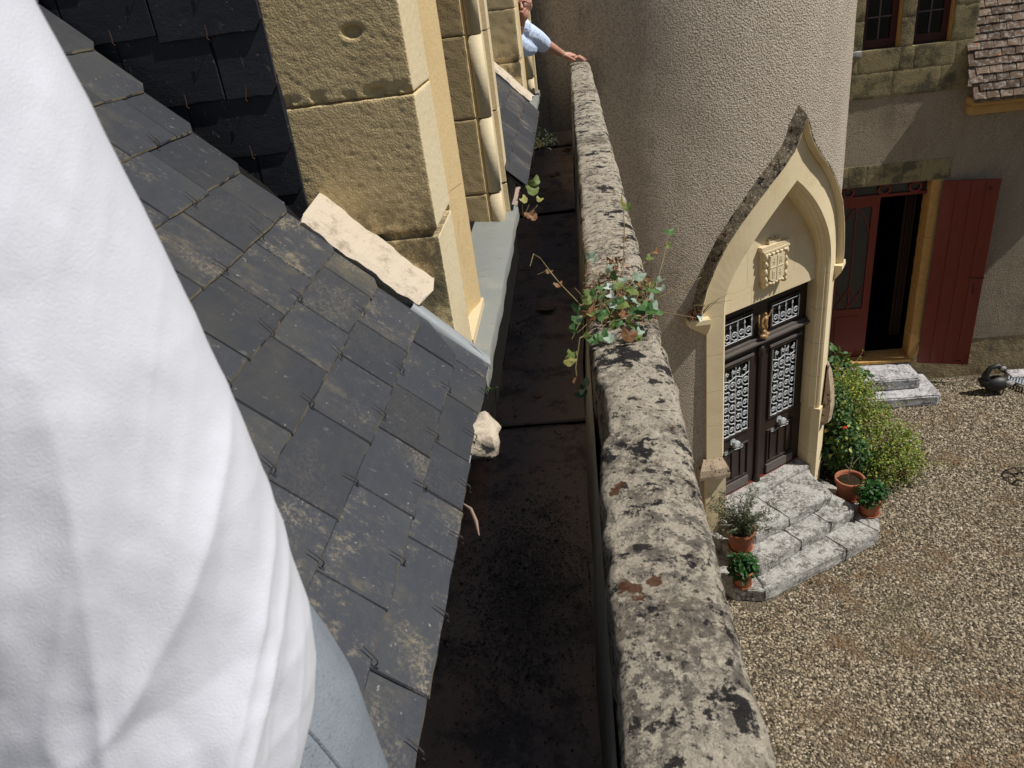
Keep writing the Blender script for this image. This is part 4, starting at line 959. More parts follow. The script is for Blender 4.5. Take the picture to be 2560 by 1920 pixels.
for (u0, u1) in ((-1.545, -1.105), (-.93, -.483)):
    wf = MB(); o0, o1 = -.16, -.115
    for a, c, z0, z1 in ((u0, u0 + .07, 4.995, 6.6), (u1 - .075, u1, 4.995, 6.6), (u0 + .07, u1 - .075, 4.995, 5.10), (u0 + .07, u1 - .075, 6.52, 6.6)): wf.box((a, o0, z0), (c, o1, z1), T=WF)
    win = wf.build('window', MAT['red_dark'], house)
    mid_ = (u0 + u1) / 2
    for z0, z1 in ((5.10, 5.355), (5.375, 5.63), (5.65, 5.905), (5.925, 6.18), (6.20, 6.52)):
        for a, c in ((u0 + .07, mid_ - .01), (mid_ + .01, u1 - .075)): wbox('pane', a, c, -.150, -.145, z0, z1, MAT['glass'], win)
        if z1 < 6.5: wbox('glazing_bar', u0 + .07, u1 - .075, -.150, -.128, z1, z1 + .02, MAT['bar'], win)
    wbox('glazing_bar', mid_ - .01, mid_ + .01, -.150, -.126, 5.10, 6.52, MAT['bar'], win)
    wbox('unlit_room_shade', u0, u1, -.5, -.17, 4.99, 6.6, MAT['black'], house)
# doorway: stone lintel blocks, ochre jamb, red glazed leaf, open dark half
for k, (u0, u1) in enumerate(((-2.0, -1.585), (-1.58, -1.345), (-1.34, -1.105), (-1.10, -.865), (-.86, -.625), (-.62, -.24))):
    wstone('lintel_block', u0, u1, -.24, .010, 3.205, 3.485, MAT['ashlar'], house, 90 + k)
for k, (z0, z1) in enumerate(((.38, .83), (.835, 1.62), (1.625, 2.36), (2.365, 3.20))):
    wstone('jamb_block', -.458, -.335, -.24, .006, z0, z1, MAT['ochre'], house, 110 + k, .05, .004)
for k, (u0, u1) in enumerate(((-1.85, -1.05), (-1.045, -.44))): wstone('door_sill', u0, u1, -.3, .09, .37, .415, MAT['ochre'], house, 120 + k)
wbox('sill_riser', -1.9, -.40, -.2, .03, -.02, .37, MAT['plinth'], house)
wbox('unlit_room_shade', -1.75, -.40, -1.9, -1.8, .3, 3.3, MAT['black'], house); wbox('unlit_room_shade', -1.80, -1.72, -1.9, -.24, .3, 3.3, MAT['black'], house); wbox('unlit_room_shade', -.42, -.36, -1.9, -.25, .3, 3.3, MAT['black'], house); wbox('unlit_room_shade', -1.8, -.36, -1.9, -.25, 3.3, 3.36, MAT['black'], house); wbox('unlit_room_shade', -1.8, -.36, -1.9, -.1, .30, .36, MAT['black'], house)
dl = MB()
for a, c, z0, z1 in ((-1.68, -1.58, .42, 2.985), (-1.175, -1.075, .42, 2.985), (-1.58, -1.175, .42, 1.26), (-1.58, -1.175, 2.86, 2.985)): dl.box((a, -.16, z0), (c, -.11, z1), T=WF)
leafd = dl.build('glazed_door_leaf', MAT['red'], house)
wbox('pane', -1.58, -1.175, -.14, -.135, 1.26, 2.86, MAT['glass_dusty'], leafd)
wbox('leaf_panel', -1.55, -1.205, -.11, -.100, .60, 1.14, MAT['red'], leafd)
b = MB(); um = -1.378
b.tube([WF(um, -.125, 1.26), WF(um, -.125, 2.86)], .012, 6)
for q in (-1, 1): b.tube([WF(um + q * .20, -.125, 2.45), WF(um + q * .16, -.125, 2.62), WF(um + q * .08, -.125, 2.78), WF(um, -.125, 2.86)], .011, 6); b.tube([WF(um + q * .20, -.125, 1.62), WF(um, -.125, 1.27)], .010, 6); b.tube([WF(um, -.125, 1.62), WF(um + q * .20, -.125, 1.27)], .010, 6)
b.build('tracery', MAT['red'], leafd)
tl = MB()
for a, c, z0, z1 in ((-1.69, -.46, 2.985, 3.025), (-1.69, -.46, 3.16, 3.20)): tl.box((a, -.16, z0), (c, -.105, z1), T=WF)
tr2 = tl.build('door_transom', MAT['red'], house)
for u in (-1.52, -1.03, -.62):
    b = MB(); b.tube([WF(u + .075 * math.cos(t), -.12, 3.093 + .066 * math.sin(t)) for t in np.linspace(0, 2 * math.pi, 20)], .020, 6, caps=False); b.build('roundel', MAT['red'], tr2)
wbox('pane', -1.68, -.47, -.15, -.145, 3.02, 3.165, MAT['glass_dusty'], tr2)
b = MB()
for k in range(16):
    u = -.62 + .011 * k; b.add([WF(u, -.45 - .03 * math.sin(k * 1.7), .6), WF(u + .011, -.45 - .03 * math.sin((k + 1) * 1.7), .6), WF(u + .011, -.45 - .03 * math.sin((k + 1) * 1.7), 2.95), WF(u, -.45 - .03 * math.sin(k * 1.7), 2.95)], [(0, 1, 2, 3)])
b.build('curtain', MAT['curtain'], house)
# right shutter standing a little off the wall, left one folded back by the tower
def shutter(label, u, ang, z0, z1, w, sgn):
    H0 = WF(u, .03, 0); a = WB + sgn * ang
    ua = np.array([math.cos(a), math.sin(a), 0]) * (1 if w > 0 else -1); na = np.array([math.sin(a), -math.cos(a), 0]); W_ = abs(w)
    def T(x, o, z): return H0 + ua * x + na * o + np.array([0, 0, z])
    S = thing('window_shutter', tuple(H0 + np.array([0, 0, z0])), label, 'shutter')
    n = 4
    for k in range(n): stone('plank', (W_ * k / n + .0015, 0, z0), (W_ * (k + 1) / n - .0015, .032, z1), MAT['red'], S, .004, (.05, .05, .3), .0008, 6, k, T=T)
    for z in (z0 + .32, (z0 + z1) / 2, z1 - .3): b = MB(); b.box((.02, -.028, z - .06), (W_ - .02, -.001, z + .06), T=T); b.build('ledge', MAT['red'], S)
    b = MB(); b.tube([T(W_ - .17, .038, z0 + .06), T(W_ - .08, .038, z0 + .065), T(W_ - .08, .04, z0 - .03)], .007, 6); b.build('shutter_hook', MAT['red_dark'], S)
    b = MB(); b.box((W_ - .20, .032, 1.74), (W_ + .01, .037, 1.762), T=T); b.build('latch_bar', MAT['red_dark'], S)
    b = MB(); b.tube([T(W_ - .11, .04, 1.67), T(W_ - .105, .06, 1.60), T(W_ - .11, .04, 1.50)], .009, 6); b.build('handle', MAT['red_dark'], S)
    b = MB(); b.ball((W_ - .12, .045, z1 - .12), (.022, .02, .02), 8, 6, T=T); b.build('stay_knob', MAT['red_dark'], S)
    return S
shutter('wide open dark red plank shutter right of the house doorway', -.325, math.radians(14), .33, 3.185, .70, -1)
shutter('dark red shutter edge half hidden behind the portal', -1.70, math.radians(35), .42, 3.15, -.6, 1)
# low wing: cornice, tiled roof
wing = thing('tiled_roof', tuple(WF(1, 0, 4.0)), 'steep lichen-spotted clay tile roof with ochre cornice at top right', 'roof')
for k, (u0, u1) in enumerate(((-.16, .62), (.625, 1.4), (1.405, 2.25))):
    stone('cornice_block', (u0, -.1, 4.045), (u1, .115, 4.165), MAT['cornice'], wing, .02, .05, .002, 10, k, T=WF); stone('cornice_block', (u0 - .02, -.1, 4.170), (u1, .20, 4.275), MAT['cornice'], wing, .03, .05, .002, 10, k + 5, T=WF)
PITCH = math.radians(63); EO, EZ = .30, 4.285
def RT(u, t, h=0): return WF(u, EO - t * math.cos(PITCH) + h * math.sin(PITCH), EZ + t * math.sin(PITCH) + h * math.cos(PITCH))
rows_t, exp_ = 20, .105
x_, y_, z_ = WU, (RT(0, 1) - RT(0, 0)), (RT(0, 0, 1) - RT(0, 0, 0))
TILES = []
for k in range(6):
    r_ = random.Random(k); w, L, th = .162, .21, .019
    pts = [(-w / 2, r_.uniform(-.006, .004)), (-w / 4, r_.uniform(-.004, .006)), (w / 4, r_.uniform(-.004, .006)), (w / 2, r_.uniform(-.006, .004)), (w / 2, L), (-w / 2, L)]
    n = 6; me = bpy.data.meshes.new('roof_tile'); zc = [0, .003, .003, 0, 0, 0]
    me.from_pydata([(x, y, zc[i]) for i, (x, y) in enumerate(pts)] + [(x * .98, y + .002, zc[i] + th) for i, (x, y) in enumerate(pts)], [], [tuple(range(n))[::-1], tuple(range(n, 2 * n))] + [(j, (j + 1) % n, n + (j + 1) % n, n + j) for j in range(n)]); me.update(); me.materials.append(MAT['tile']); TILES.append(me)
cnt = 0
for j in range(rows_t):
    t = j * exp_ - .02; u = -.19 + (.08 if j % 2 else 0) - (0.02 * max(0, j - 3) / 10) + (.03 if j < 2 else 0)
    if j % 2: pass
    while u < (1.5 if j < rows_t else 1):
        o = bpy.data.objects.new('roof_tile', random.choice(TILES)); COL.objects.link(o); o.parent = wing
        p = RT(u, t, .030 + random.uniform(0, .006)) - base_of(wing)
        M_ = Matrix(((x_[0], y_[0], z_[0], p[0]), (x_[1], y_[1], z_[1], p[1]), (x_[2], y_[2], z_[2], p[2]), (0, 0, 0, 1)))
        o.matrix_basis = M_ @ Matrix.Rotation(-.15 + random.uniform(-.02, .02), 4, 'X') @ Matrix.Rotation(random.uniform(-.03, .03), 4, 'Z') @ Matrix.Diagonal((random.uniform(.9, 1.02), 1, 1, 1))
        u += .158; cnt += 1
b = MB(); v = [RT(-.20, -.03, .012), RT(2.28, -.03, .012), RT(2.28, 3.2, .012), RT(-.24, 3.2, .012)]; v2 = [p + (RT(0, 0, -.08) - RT(0, 0, 0)) for p in v]
b.add(v + v2, [(0, 1, 2, 3), (7, 6, 5, 4), (0, 4, 5, 1), (1, 5, 6, 2), (2, 6, 7, 3), (3, 7, 4, 0)]); b.build('roof_deck', MAT['tile'], wing)
# far doorstep of two slabs
fs = thing('stone_steps', (4.6, 10.5, 0), 'pair of grey and white slab steps below the red house door', 'steps')
def wst(name, x0, x1, y0, y1, z0, z1, seed): return prism_stone(name, [(x0, y0), (x1 - .04, y0), (x1, y0 + .04), (x1, y1), (x0, y1)], z0, z1, MAT['step_far'], fs, bev=.02, amp=.006, seed=seed, cuts=3)
wst('step_slab', 3.85, 5.10, 10.18, 10.95, 0, .175, 3); wst('step_slab', 3.75, 4.88, 10.42, 10.98, .177, .355, 5)

# ================================================================== PLANTS
def rot_basis(nrm):
    nrm = nrm / np.linalg.norm(nrm, axis=-1, keepdims=True); t = rng.normal(size=nrm.shape); t -= nrm * (t * nrm).sum(-1, keepdims=True); t /= np.linalg.norm(t, axis=-1, keepdims=True)
    return t, np.cross(nrm, t), nrm
LEAF = np.array([(0, 0, 0), (.38, .28, .10), (.34, .72, .12), (0, 1, -.05), (-.34, .72, .12), (-.38, .28, .10), (0, .5, 0)], float)
LEAF_F = np.array([(0, 1, 6), (1, 2, 6), (2, 3, 6), (3, 4, 6), (4, 5, 6), (5, 0, 6)])
def leaf_cloud(C, nrm, size, aspect=.8):
    t, bt, nn_ = rot_basis(nrm); N = len(C); sz = size[:, None, None]
    V = C[:, None] + sz * (LEAF[None, :, 0:1] * aspect * t[:, None] + LEAF[None, :, 1:2] * bt[:, None] + LEAF[None, :, 2:3] * nn_[:, None])
    F = (LEAF_F[None] + (np.arange(N) * 7)[:, None, None]).reshape(-1, 3)
    return V.reshape(-1, 3), F
def blob_pts(blobs, N, shell=.55):
    w = np.array([b[1][0] * b[1][1] * b[1][2] for b in blobs]); w = (w ** .8); w /= w.sum(); out = []; nr = []
    for (c, r), k in zip(blobs, (w * N).astype(int)):
        d = rng.normal(size=(k, 3)); d /= np.linalg.norm(d, axis=1, keepdims=True); q = rng.random((k, 1)) ** .33; q = shell + (1 - shell) * q
        lump = 1 + .30 * fbm(d * 3.1 + np.array(c) * 3, 2, 5)[:, None]
        P = np.array(c) + d * np.array(r) * q * lump; out.append(P); nr.append(d * .7 + rng.normal(size=(k, 3)) * .55 + np.array([0.1, 0, .5]))
    P = np.concatenate(out); n = np.concatenate(nr); ok = P[:, 2] > .02
    return P[ok], n[ok]
def bush(name, label, cat, base, blobs, N, size, mats, stems=14, group=None):
    B = thing(name, base, label, cat, group)
    P, n = blob_pts(blobs, N); sz = rng.uniform(size[0], size[1], len(P))
    k = 0
    split = rng.random(len(P)); 
    for i, (mname, frac) in enumerate(mats):
        sel = (split >= k) & (split < k + frac); k += frac
        v, f = leaf_cloud(P[sel], n[sel], sz[sel]); o = mk('foliage', v, f, MAT[mname], B); o['kind'] = 'stuff'
    b = MB(); bs = np.array(base, float)
    for j in range(stems):
        c, r = blobs[j % len(blobs)]; d = rng.normal(size=3); d[2] = abs(d[2]); d /= np.linalg.norm(d); tip = np.array(c) + d * np.array(r) * .9
        m_ = (bs + tip) / 2 + rng.normal(size=3) * .05; st = bs + np.array([rng.normal() * .08, rng.normal() * .08, 0]); b.tube([st, m_, tip], [.007, .005, .002], 5)
    b.build('stems', MAT['stem'], B)['kind'] = 'stuff'
    return B
rose = bush('rose_bush', 'dark green rose bush with a few red blooms against the right side of the portal', 'bush', (3.12, 8.75, 0),
    [((3.04, 8.72, .92), (.24, .28, .38)), ((3.10, 8.55, .58), (.26, .30, .46)), ((3.24, 8.42, .34), (.26, .22, .36))],
    3600, (.035, .070), (('rose_dark', .8), ('rose', .2)), 26)
shr = bush('flowering_shrub', 'loose yellow-green shrub with reddish tips between the rose and the gravel', 'bush', (3.55, 8.85, 0),
    [((3.38, 8.98, .74), (.42, .46, .52)), ((3.60, 8.72, .48), (.38, .42, .44)), ((3.80, 8.42, .28), (.32, .32, .30)), ((3.40, 9.35, .70), (.28, .28, .40)), ((3.98, 8.66, .30), (.20, .28, .30)), ((3.30, 8.85, 1.0), (.25, .28, .28)), ((3.5, 8.25, .25), (.22, .18, .25))],
    11500, (.018, .040), (('rose', .86), ('rose_dark', .14)), 40)
def shoots(B, blobs, n, L, mat):
    b = MB(); C = []; Nn = []
    for k in range(n):
        c, r = blobs[k % len(blobs)]; d = rng.normal(size=3); d[2] = abs(d[2]) * .8 + .15; d /= np.linalg.norm(d); p0 = np.array(c) + d * np.array(r) * .8; l_ = rng.uniform(*L); p1 = p0 + (d + rng.normal(size=3) * .35) * l_ * .5; p2 = p1 + (d + rng.normal(size=3) * .5 - np.array([0, 0, .3])) * l_ * .5
        b.tube([p0, p1, p2], [.0035, .003, .0015], 4)
        for t in np.linspace(.1, 1, 9):
            q = p0 * (1 - t) ** 2 + 2 * p1 * t * (1 - t) + p2 * t * t
            for _ in range(2): C.append(q + rng.normal(size=3) * .012); Nn.append(rng.normal(size=3) + np.array([0, 0, .6]))
    b.build('shoots', MAT['stem'], B)['kind'] = 'stuff'; v, f = leaf_cloud(np.array(C), np.array(Nn), rng.uniform(.018, .042, len(C)), .7); mk('shoot_leaves', v, f, MAT[mat], B)['kind'] = 'stuff'
shoots(shr, [((3.38, 9.05, .72), (.40, .48, .55)), ((3.58, 8.80, .45), (.34, .40, .42)), ((3.76, 8.46, .26), (.30, .30, .28)), ((3.38, 9.45, .85), (.28, .28, .42)), ((3.92, 8.70, .26), (.16, .25, .26))], 90, (.12, .34), 'rose')
shoots(rose, [((3.04, 8.72, .92), (.24, .28, .38)), ((3.10, 8.55, .58), (.26, .30, .46)), ((3.24, 8.42, .34), (.26, .22, .36))], 26, (.10, .26), 'rose_dark')
b = MB()
for p in ((2.98, 8.86, 1.24), (3.00, 8.84, 1.28), (3.05, 8.32, .95)):
    for k in range(5): a = k * 1.257; b.ball((p[0] + .016 * math.cos(a), p[1] + .016 * math.sin(a), p[2]), (.014, .014, .010), 6, 4)
b.build('flower', MAT['redflower'], rose, True)
fg = bush('broadleaf_shrub', 'bright green large-leaved shrub between the portal and the house door', 'shrub', (3.72, 10.35, 0), [((3.62, 10.3, .62), (.20, .25, .32)), ((3.84, 10.25, .42), (.22, .25, .26)), ((3.50, 10.4, .85), (.12, .15, .22))], 420, (.07, .14), (('fig', 1.0),), 16)
# potted plants by the steps
def pot(T_, c, rt, h, label, kind):
    P = thing('potted_plant', c, label, 'potted plant', 'terracotta pots on the steps')
    b = MB(); b.lathe([(0, .004), (rt * .66, .0), (rt * .68, .01), (rt * .92, h * .80), (rt * .94, h * .82), (rt * 1.0, h * .83), (rt * 1.02, h * .99), (rt * 1.0, h), (rt * .88, h), (rt * .86, h * .9), (rt * .80, h * .78), (0, h * .76)], c, 28); b.build('pot', MAT['terracotta'], P, True)
    b = MB(); n = 18; v = [(c[0], c[1], c[2] + h * .87)] + [(c[0] + rt * .86 * math.cos(k * 2 * math.pi / n), c[1] + rt * .86 * math.sin(k * 2 * math.pi / n), c[2] + h * .84) for k in range(n)]
    b.add(v, [(0, 1 + k, 1 + (k + 1) % n) for k in range(n)]); b.build('soil', MAT['soil'], P)
    b = MB(); b.lathe([(0, .0), (rt * .80, .0), (rt * .86, .022), (rt * .80, .02), (rt * .7, .006)], (c[0], c[1], c[2] - .001), 24); b.build('saucer', MAT['terracotta'], P, True)
    top = np.array(c) + np.array([0, 0, h])
    if kind == 'basil':
        Pn, n_ = blob_pts([(tuple(top + np.array([0, 0, .03])), (rt * 1.12, rt * 1.05, .15)), (tuple(top + np.array([rt * .6, .02, .0])), (rt * .7, rt * .7, .13)), (tuple(top + np.array([-rt * .3, -rt * .4, .0])), (rt * .8, rt * .7, .12))], 620, .5)
        n_[:, 2] += .6; v, f = leaf_cloud(Pn, n_, rng.uniform(.022, .075, len(Pn)), .8); mk('foliage', v, f, MAT['basil'], P)['kind'] = 'stuff'
        b = MB()
        for k in range(10): a = k * .63; b.tube([top + np.array([0, 0, -.04]), top + np.array([.06 * math.cos(a), .06 * math.sin(a), .06])], .004, 5)
        b.build('stems', MAT['stem'], P)['kind'] = 'stuff'
    if kind in ('feathery', 'twig'):
        b = MB(); C = []; N_ = []
        nb = 75 if kind == 'feathery' else 1
        for k in range(nb):
            a = rng.uniform(0, 6.28); sp_ = rng.uniform(.08, .46); hh = rng.uniform(.16, .50)
            p0 = top + np.array([rng.normal() * .02, rng.normal() * .02, -.05]); p1 = p0 + np.array([sp_ * .35 * math.cos(a), sp_ * .35 * math.sin(a), hh * .6]); p2 = p0 + np.array([sp_ * math.cos(a), sp_ * math.sin(a), hh])
            if kind == 'twig': p1 = p0 + np.array([.01, .0, .14]); p2 = p0 + np.array([.05, .03, .34])
            b.tube([p0, p1, p2], [.004, .003, .0015] if kind == 'feathery' else [.008, .006, .004], 5)
            if kind == 'feathery':
                for t in np.linspace(.2, 1, 13):
                    q = p0 * (1 - t) ** 2 + 2 * p1 * t * (1 - t) + p2 * t * t
                    for _ in range(3): C.append(q + rng.normal(size=3) * .010); N_.append(rng.normal(size=3) * .6 + np.array([0, 0, .6]))
        if kind == 'twig': b.tube([top + np.array([.0, 0, .10]), top + np.array([-.07, .02, .2])], [.005, .003], 5); b.tube([top + np.array([.03, .02, .2]), top + np.array([.10, .05, .26]), top + np.array([.12, .05, .36])], [.005, .004, .002], 5); b.tube([top + np.array([.02, .01, .15]), top + np.array([-.03, -.04, .27])], [.004, .002], 5)
        b.build('stems', MAT['twig'], P)['kind'] = 'stuff'
        if C: v, f = leaf_cloud(np.array(C), np.array(N_), rng.uniform(.022, .045, len(C)), .32); mk('foliage', v, f, MAT['olive'], P)['kind'] = 'stuff'
    return P
pot(None, (1.50, 6.90, .345), .165, .27, 'terracotta pot with a wispy feathery shrub, upper left of the steps', 'feathery')
pot(None, (1.445, 6.50, .17), .125, .23, 'small pot of bushy basil on the left end of the lowest step', 'basil')
pot(None, (3.03, 7.93, .17), .175, .29, 'terracotta pot holding only a bare grey twig beside the steps', 'twig')
pot(None, (3.17, 7.60, .17), .150, .27, 'pale terracotta pot of dark bushy basil at the right end of the steps', 'basil')

# ------------------------------------------------------------------ wall plant rooted in the parapet joint
def lobed_leaf(seed, r=1.0):
    rr = random.Random(seed); pts = []
    for k in range(15):
        a = -2.2 + 4.4 * k / 14; rad = .76 + .22 * abs(math.cos(a * 1.25)) ** .8 + rr.uniform(-.05, .05)
        pts.append((rad * math.sin(a), .15 + rad * math.cos(a) * .95, .14 * math.sin(a * 2.5 + seed) + (.22 if seed % 2 else -.25) * rad * rad))
    v = [(0, 0, 0)] + pts + [(0, .45, .03)]; n = len(pts)
    f = [(n + 1, 1 + k, 2 + k) for k in range(n - 1)] + [(0, 1, n + 1), (0, n + 1, n)]
    me = bpy.data.meshes.new('leaf'); me.from_pydata([(x * r, y * r, z * r) for x, y, z in v], [], f); me.update(); return me
def variants(mat, n, off): 
    out = []
    for k in range(n): me = lobed_leaf(off + k); me.materials.append(mat); out.append(me)
    return out
WL = variants(MAT['wallleaf'], 3, 1)
def flat_leaf_mat(name, c, tr=.3): return NM(name).base(c).done(.55, .3, trans=tr)
LG = {'silver': flat_leaf_mat('silver_green_leaf', (.34, .44, .34)), 'green': flat_leaf_mat('green_leaf', (.095, .20, .065)), 'olive': flat_leaf_mat('olive_leaf', (.17, .22, .06)), 'yellow': flat_leaf_mat('yellow_leaf', (.40, .38, .12)), 'brown': flat_leaf_mat('brown_leaf', (.30, .16, .08)), 'white': flat_leaf_mat('pale_leaf_back', (.62, .70, .66))}
LM = {k: [] for k in LG}
for k, m_ in LG.items():
    for j in range(2): me = lobed_leaf(20 + j * 3 + len(LM)); me.materials.append(m_); LM[k].append(me)
def put_leaf(parent, kind, p, size, nrm, spin):
    o = bpy.data.objects.new('leaf', random.choice(LM[kind])); COL.objects.link(o); o.parent = parent
    q = Vector(nrm).normalized().to_track_quat('Z', 'Y').to_matrix().to_4x4()
    o.matrix_basis = Matrix.Translation(Vector(p) - Vector(base_of(parent))) @ q @ Matrix.Rotation(spin, 4, 'Z') @ Matrix.Scale(size, 4); return o
wp_ = thing('wall_plant', (.06, 1.72, 5.66), 'straggly green weed with dried brown stems rooted in the parapet top', 'plant')
b = MB()
STEMS = [[(.05, 1.74, 5.67), (-.02, 1.76, 5.70), (-.075, 1.86, 5.73), (-.125, 1.98, 5.76)], [(.04, 1.72, 5.67), (-.03, 1.62, 5.68), (-.045, 1.585, 5.62), (-.042, 1.565, 5.57)], [(.10, 1.78, 5.68), (.17, 1.84, 5.70), (.20, 1.93, 5.74), (.225, 2.00, 5.79)],
         [(.10, 1.72, 5.68), (.17, 1.73, 5.72), (.24, 1.76, 5.735), (.275, 1.78, 5.74)], [(.11, 1.70, 5.68), (.18, 1.70, 5.69), (.25, 1.70, 5.67)], [(.09, 1.9, 5.68), (.10, 2.0, 5.72), (.11, 2.05, 5.80), (.112, 2.08, 5.85)],
         [(.08, 1.85, 5.68), (.13, 1.95, 5.70), (.18, 2.05, 5.72)], [(.05, 1.80, 5.68), (.02, 1.90, 5.72), (.0, 1.97, 5.75)], [(.02, 1.73, 5.68), (-.02, 1.70, 5.70), (-.05, 1.66, 5.66)], [(-.075, 1.86, 5.73), (-.10, 1.88, 5.76), (-.13, 1.88, 5.75)], [(-.125, 1.98, 5.76), (-.14, 1.96, 5.78), (-.15, 1.92, 5.76)]]
for s_ in STEMS: b.tube(s_, [.0015] * (len(s_) - 1) + [.0008], 5)
for k in range(70):
    p0 = np.array([rng.uniform(.0, .14), rng.normal(1.78, .06), 5.68]); a = rng.uniform(0, 6.28); L = rng.uniform(.03, .09)
    p1 = p0 + np.array([math.cos(a) * L * .5, math.sin(a) * L * .5, rng.uniform(.01, .05)]); p2 = p1 + np.array([math.cos(a + rng.normal() * .8) * L * .5, math.sin(a + rng.normal() * .8) * L * .5, rng.uniform(-.03, .02)]); b.tube([p0, p1, p2], [.0013, .0011, .0007], 4)
b.build('stems', MAT['stem'], wp_)['kind'] = 'stuff'
camdir = np.array([-.05, -1.6, .9])
def fac(j=.5): n_ = np.array([-.1, -.7, .8]) + rng.normal(size=3) * j; return n_
WLEAVES = [('silver', (.012, 2.02, 5.745), .020), ('silver', (.02, 1.99, 5.74), .016), ('silver', (.065, 1.92, 5.735), .022), ('green', (.075, 1.90, 5.72), .020), ('silver', (.09, 1.86, 5.725), .017), ('white', (.045, 1.79, 5.735), .018), ('white', (.05, 1.765, 5.725), .014), ('white', (.062, 1.705, 5.725), .020), ('white', (.07, 1.70, 5.715), .015),
           ('green', (.0, 1.735, 5.705), .018), ('green', (-.03, 1.70, 5.70), .022), ('green', (-.015, 1.72, 5.715), .017), ('green', (-.04, 1.655, 5.69), .017), ('green', (.11, 1.67, 5.72), .026), ('olive', (.075, 1.685, 5.73), .022), ('green', (.135, 1.665, 5.715), .024), ('olive', (.055, 1.64, 5.70), .017), ('green', (.02, 1.625, 5.685), .022), ('silver', (.035, 1.615, 5.68), .018), ('green', (.0, 1.62, 5.68), .021),
           ('yellow', (-.055, 1.60, 5.64), .022), ('olive', (-.05, 1.61, 5.65), .017), ('green', (-.04, 1.56, 5.575), .022), ('silver', (-.028, 1.57, 5.595), .018), ('silver', (-.03, 1.55, 5.58), .016), ('green', (.226, 2.005, 5.795), .018), ('olive', (.215, 1.97, 5.765), .014), ('silver', (.18, 1.78, 5.745), .020), ('silver', (.175, 1.765, 5.73), .015), ('yellow', (.112, 2.09, 5.86), .024), ('olive', (.12, 2.08, 5.85), .018),
           ('brown', (-.078, 1.86, 5.728), .016), ('brown', (-.10, 1.92, 5.742), .013), ('brown', (-.045, 1.57, 5.60), .014), ('olive', (.17, 1.96, 5.74), .014), ('brown', (.19, 2.03, 5.73), .015), ('green', (.10, 1.635, 5.69), .016), ('olive', (.105, 1.60, 5.685), .015), ('silver', (.12, 1.69, 5.72), .012), ('olive', (.10, 1.80, 5.72), .015), ('green', (.05, 1.83, 5.715), .013), ('olive', (.03, 1.86, 5.71), .013)]
for k in range(46): WLEAVES.append((random.choice(['green', 'green', 'green', 'olive', 'silver', 'silver', 'brown']), (rng.uniform(-.03, .16), rng.normal(1.72, .065), 5.70 + rng.random() * .045), rng.uniform(.013, .025)))
for kd, p, sz in WLEAVES: put_leaf(wp_, kd, p, sz * .86, fac(.45), rng.uniform(-1.2, 1.2) + math.pi)
N = 400; C = np.stack([rng.uniform(-.005, .155, N), rng.normal(1.79, .075, N), 5.685 + rng.random(N) * .035], -1)
C2 = np.stack([rng.normal(.075, .02, 70), rng.normal(2.02, .02, 70), 5.69 + rng.random(70) * .025], -1); C = np.concatenate([C, C2])
v, f = leaf_cloud(C, rng.normal(size=(len(C), 3)) + np.array([0, 0, .4]), rng.uniform(.008, .022, len(C)), .5); mk('dry_litter', v, f, MAT['dry'], wp_)['kind'] = 'stuff'
# dried weed caught on the left hood stop
dw = thing('dried_weed', tuple(PC(-1.10, .06, 3.12)), 'withered brown weed caught on the left end of the portal hood', 'plant')
C = np.array([PC(-1.11 + rng.normal() * .04, .05 + rng.normal() * .03, 3.15 + abs(rng.normal()) * .05) for _ in range(60)]); v, f = leaf_cloud(C, rng.normal(size=(60, 3)), rng.uniform(.04, .08, 60), .5); mk('dry_leaves', v, f, MAT['dry'], dw)['kind'] = 'stuff'
b = MB()
for k in range(7): b.tube([PC(-1.10, .06, 3.12), PC(-1.05 + rng.normal() * .06, .10, 3.22 + rng.random() * .08), PC(-.98 + rng.normal() * .12, .14, 3.28 + rng.random() * .14)], [.004, .003, .0015], 4)
b.build('stems', MAT['stem'], dw)['kind'] = 'stuff'
put_leaf(dw, 'white', PC(-1.07, .12, 3.15), .05, (.4, -.5, .7), .5)
# small growth along the gutter edge
def tuft(name, label, base, mat, n, r, size, hgt, aspect=.4):
    T_ = thing(name, base, label, 'plant'); C = []; Nn = []; b = MB()
    for k in range(n):
        d = rng.normal(size=3) * np.array([1, 1, .6]); d[2] = abs(d[2]); d /= np.linalg.norm(d); tip = np.array(base) + d * r * rng.uniform(.5, 1) + np.array([0, 0, hgt]); b.tube([base, tip], [.0014, .0008], 4)
        for _ in range(5): C.append(tip + rng.normal(size=3) * size * .5); Nn.append(d + rng.normal(size=3) * .5)
    b.build('stems', MAT['stem'], T_)['kind'] = 'stuff'; v, f = leaf_cloud(np.array(C), np.array(Nn), rng.uniform(size * .6, size, len(C)), aspect); mk('foliage', v, f, MAT[mat], T_)['kind'] = 'stuff'; return T_
tuft('stonecrop', 'tufted grey-green stonecrop on the edge of the small slate patch', (-.235, 4.70, 5.50), 'olive', 42, .11, .028, .02)
tuft('seedling', 'tiny green seedling at the eave corner beside the zinc strip', (-.255, 1.585, 5.585), 'basil', 5, .012, .011, -.004)
wd = thing('gutter_weed', (-.29, 3.62, 5.42), 'pale green weed growing at the foot of the near dormer by the gutter', 'plant')
b = MB(); b.tube([(-.29, 3.62, 5.40), (-.285, 3.60, 5.46), (-.28, 3.58, 5.50)], .002, 4); b.tube([(-.285, 3.63, 5.40), (-.25, 3.66, 5.46), (-.235, 3.68, 5.52)], .002, 4); b.tube([(-.285, 3.63, 5.40), (-.22, 3.64, 5.44), (-.20, 3.66, 5.47)], .002, 4); b.build('stems', MAT['stem'], wd)['kind'] = 'stuff'
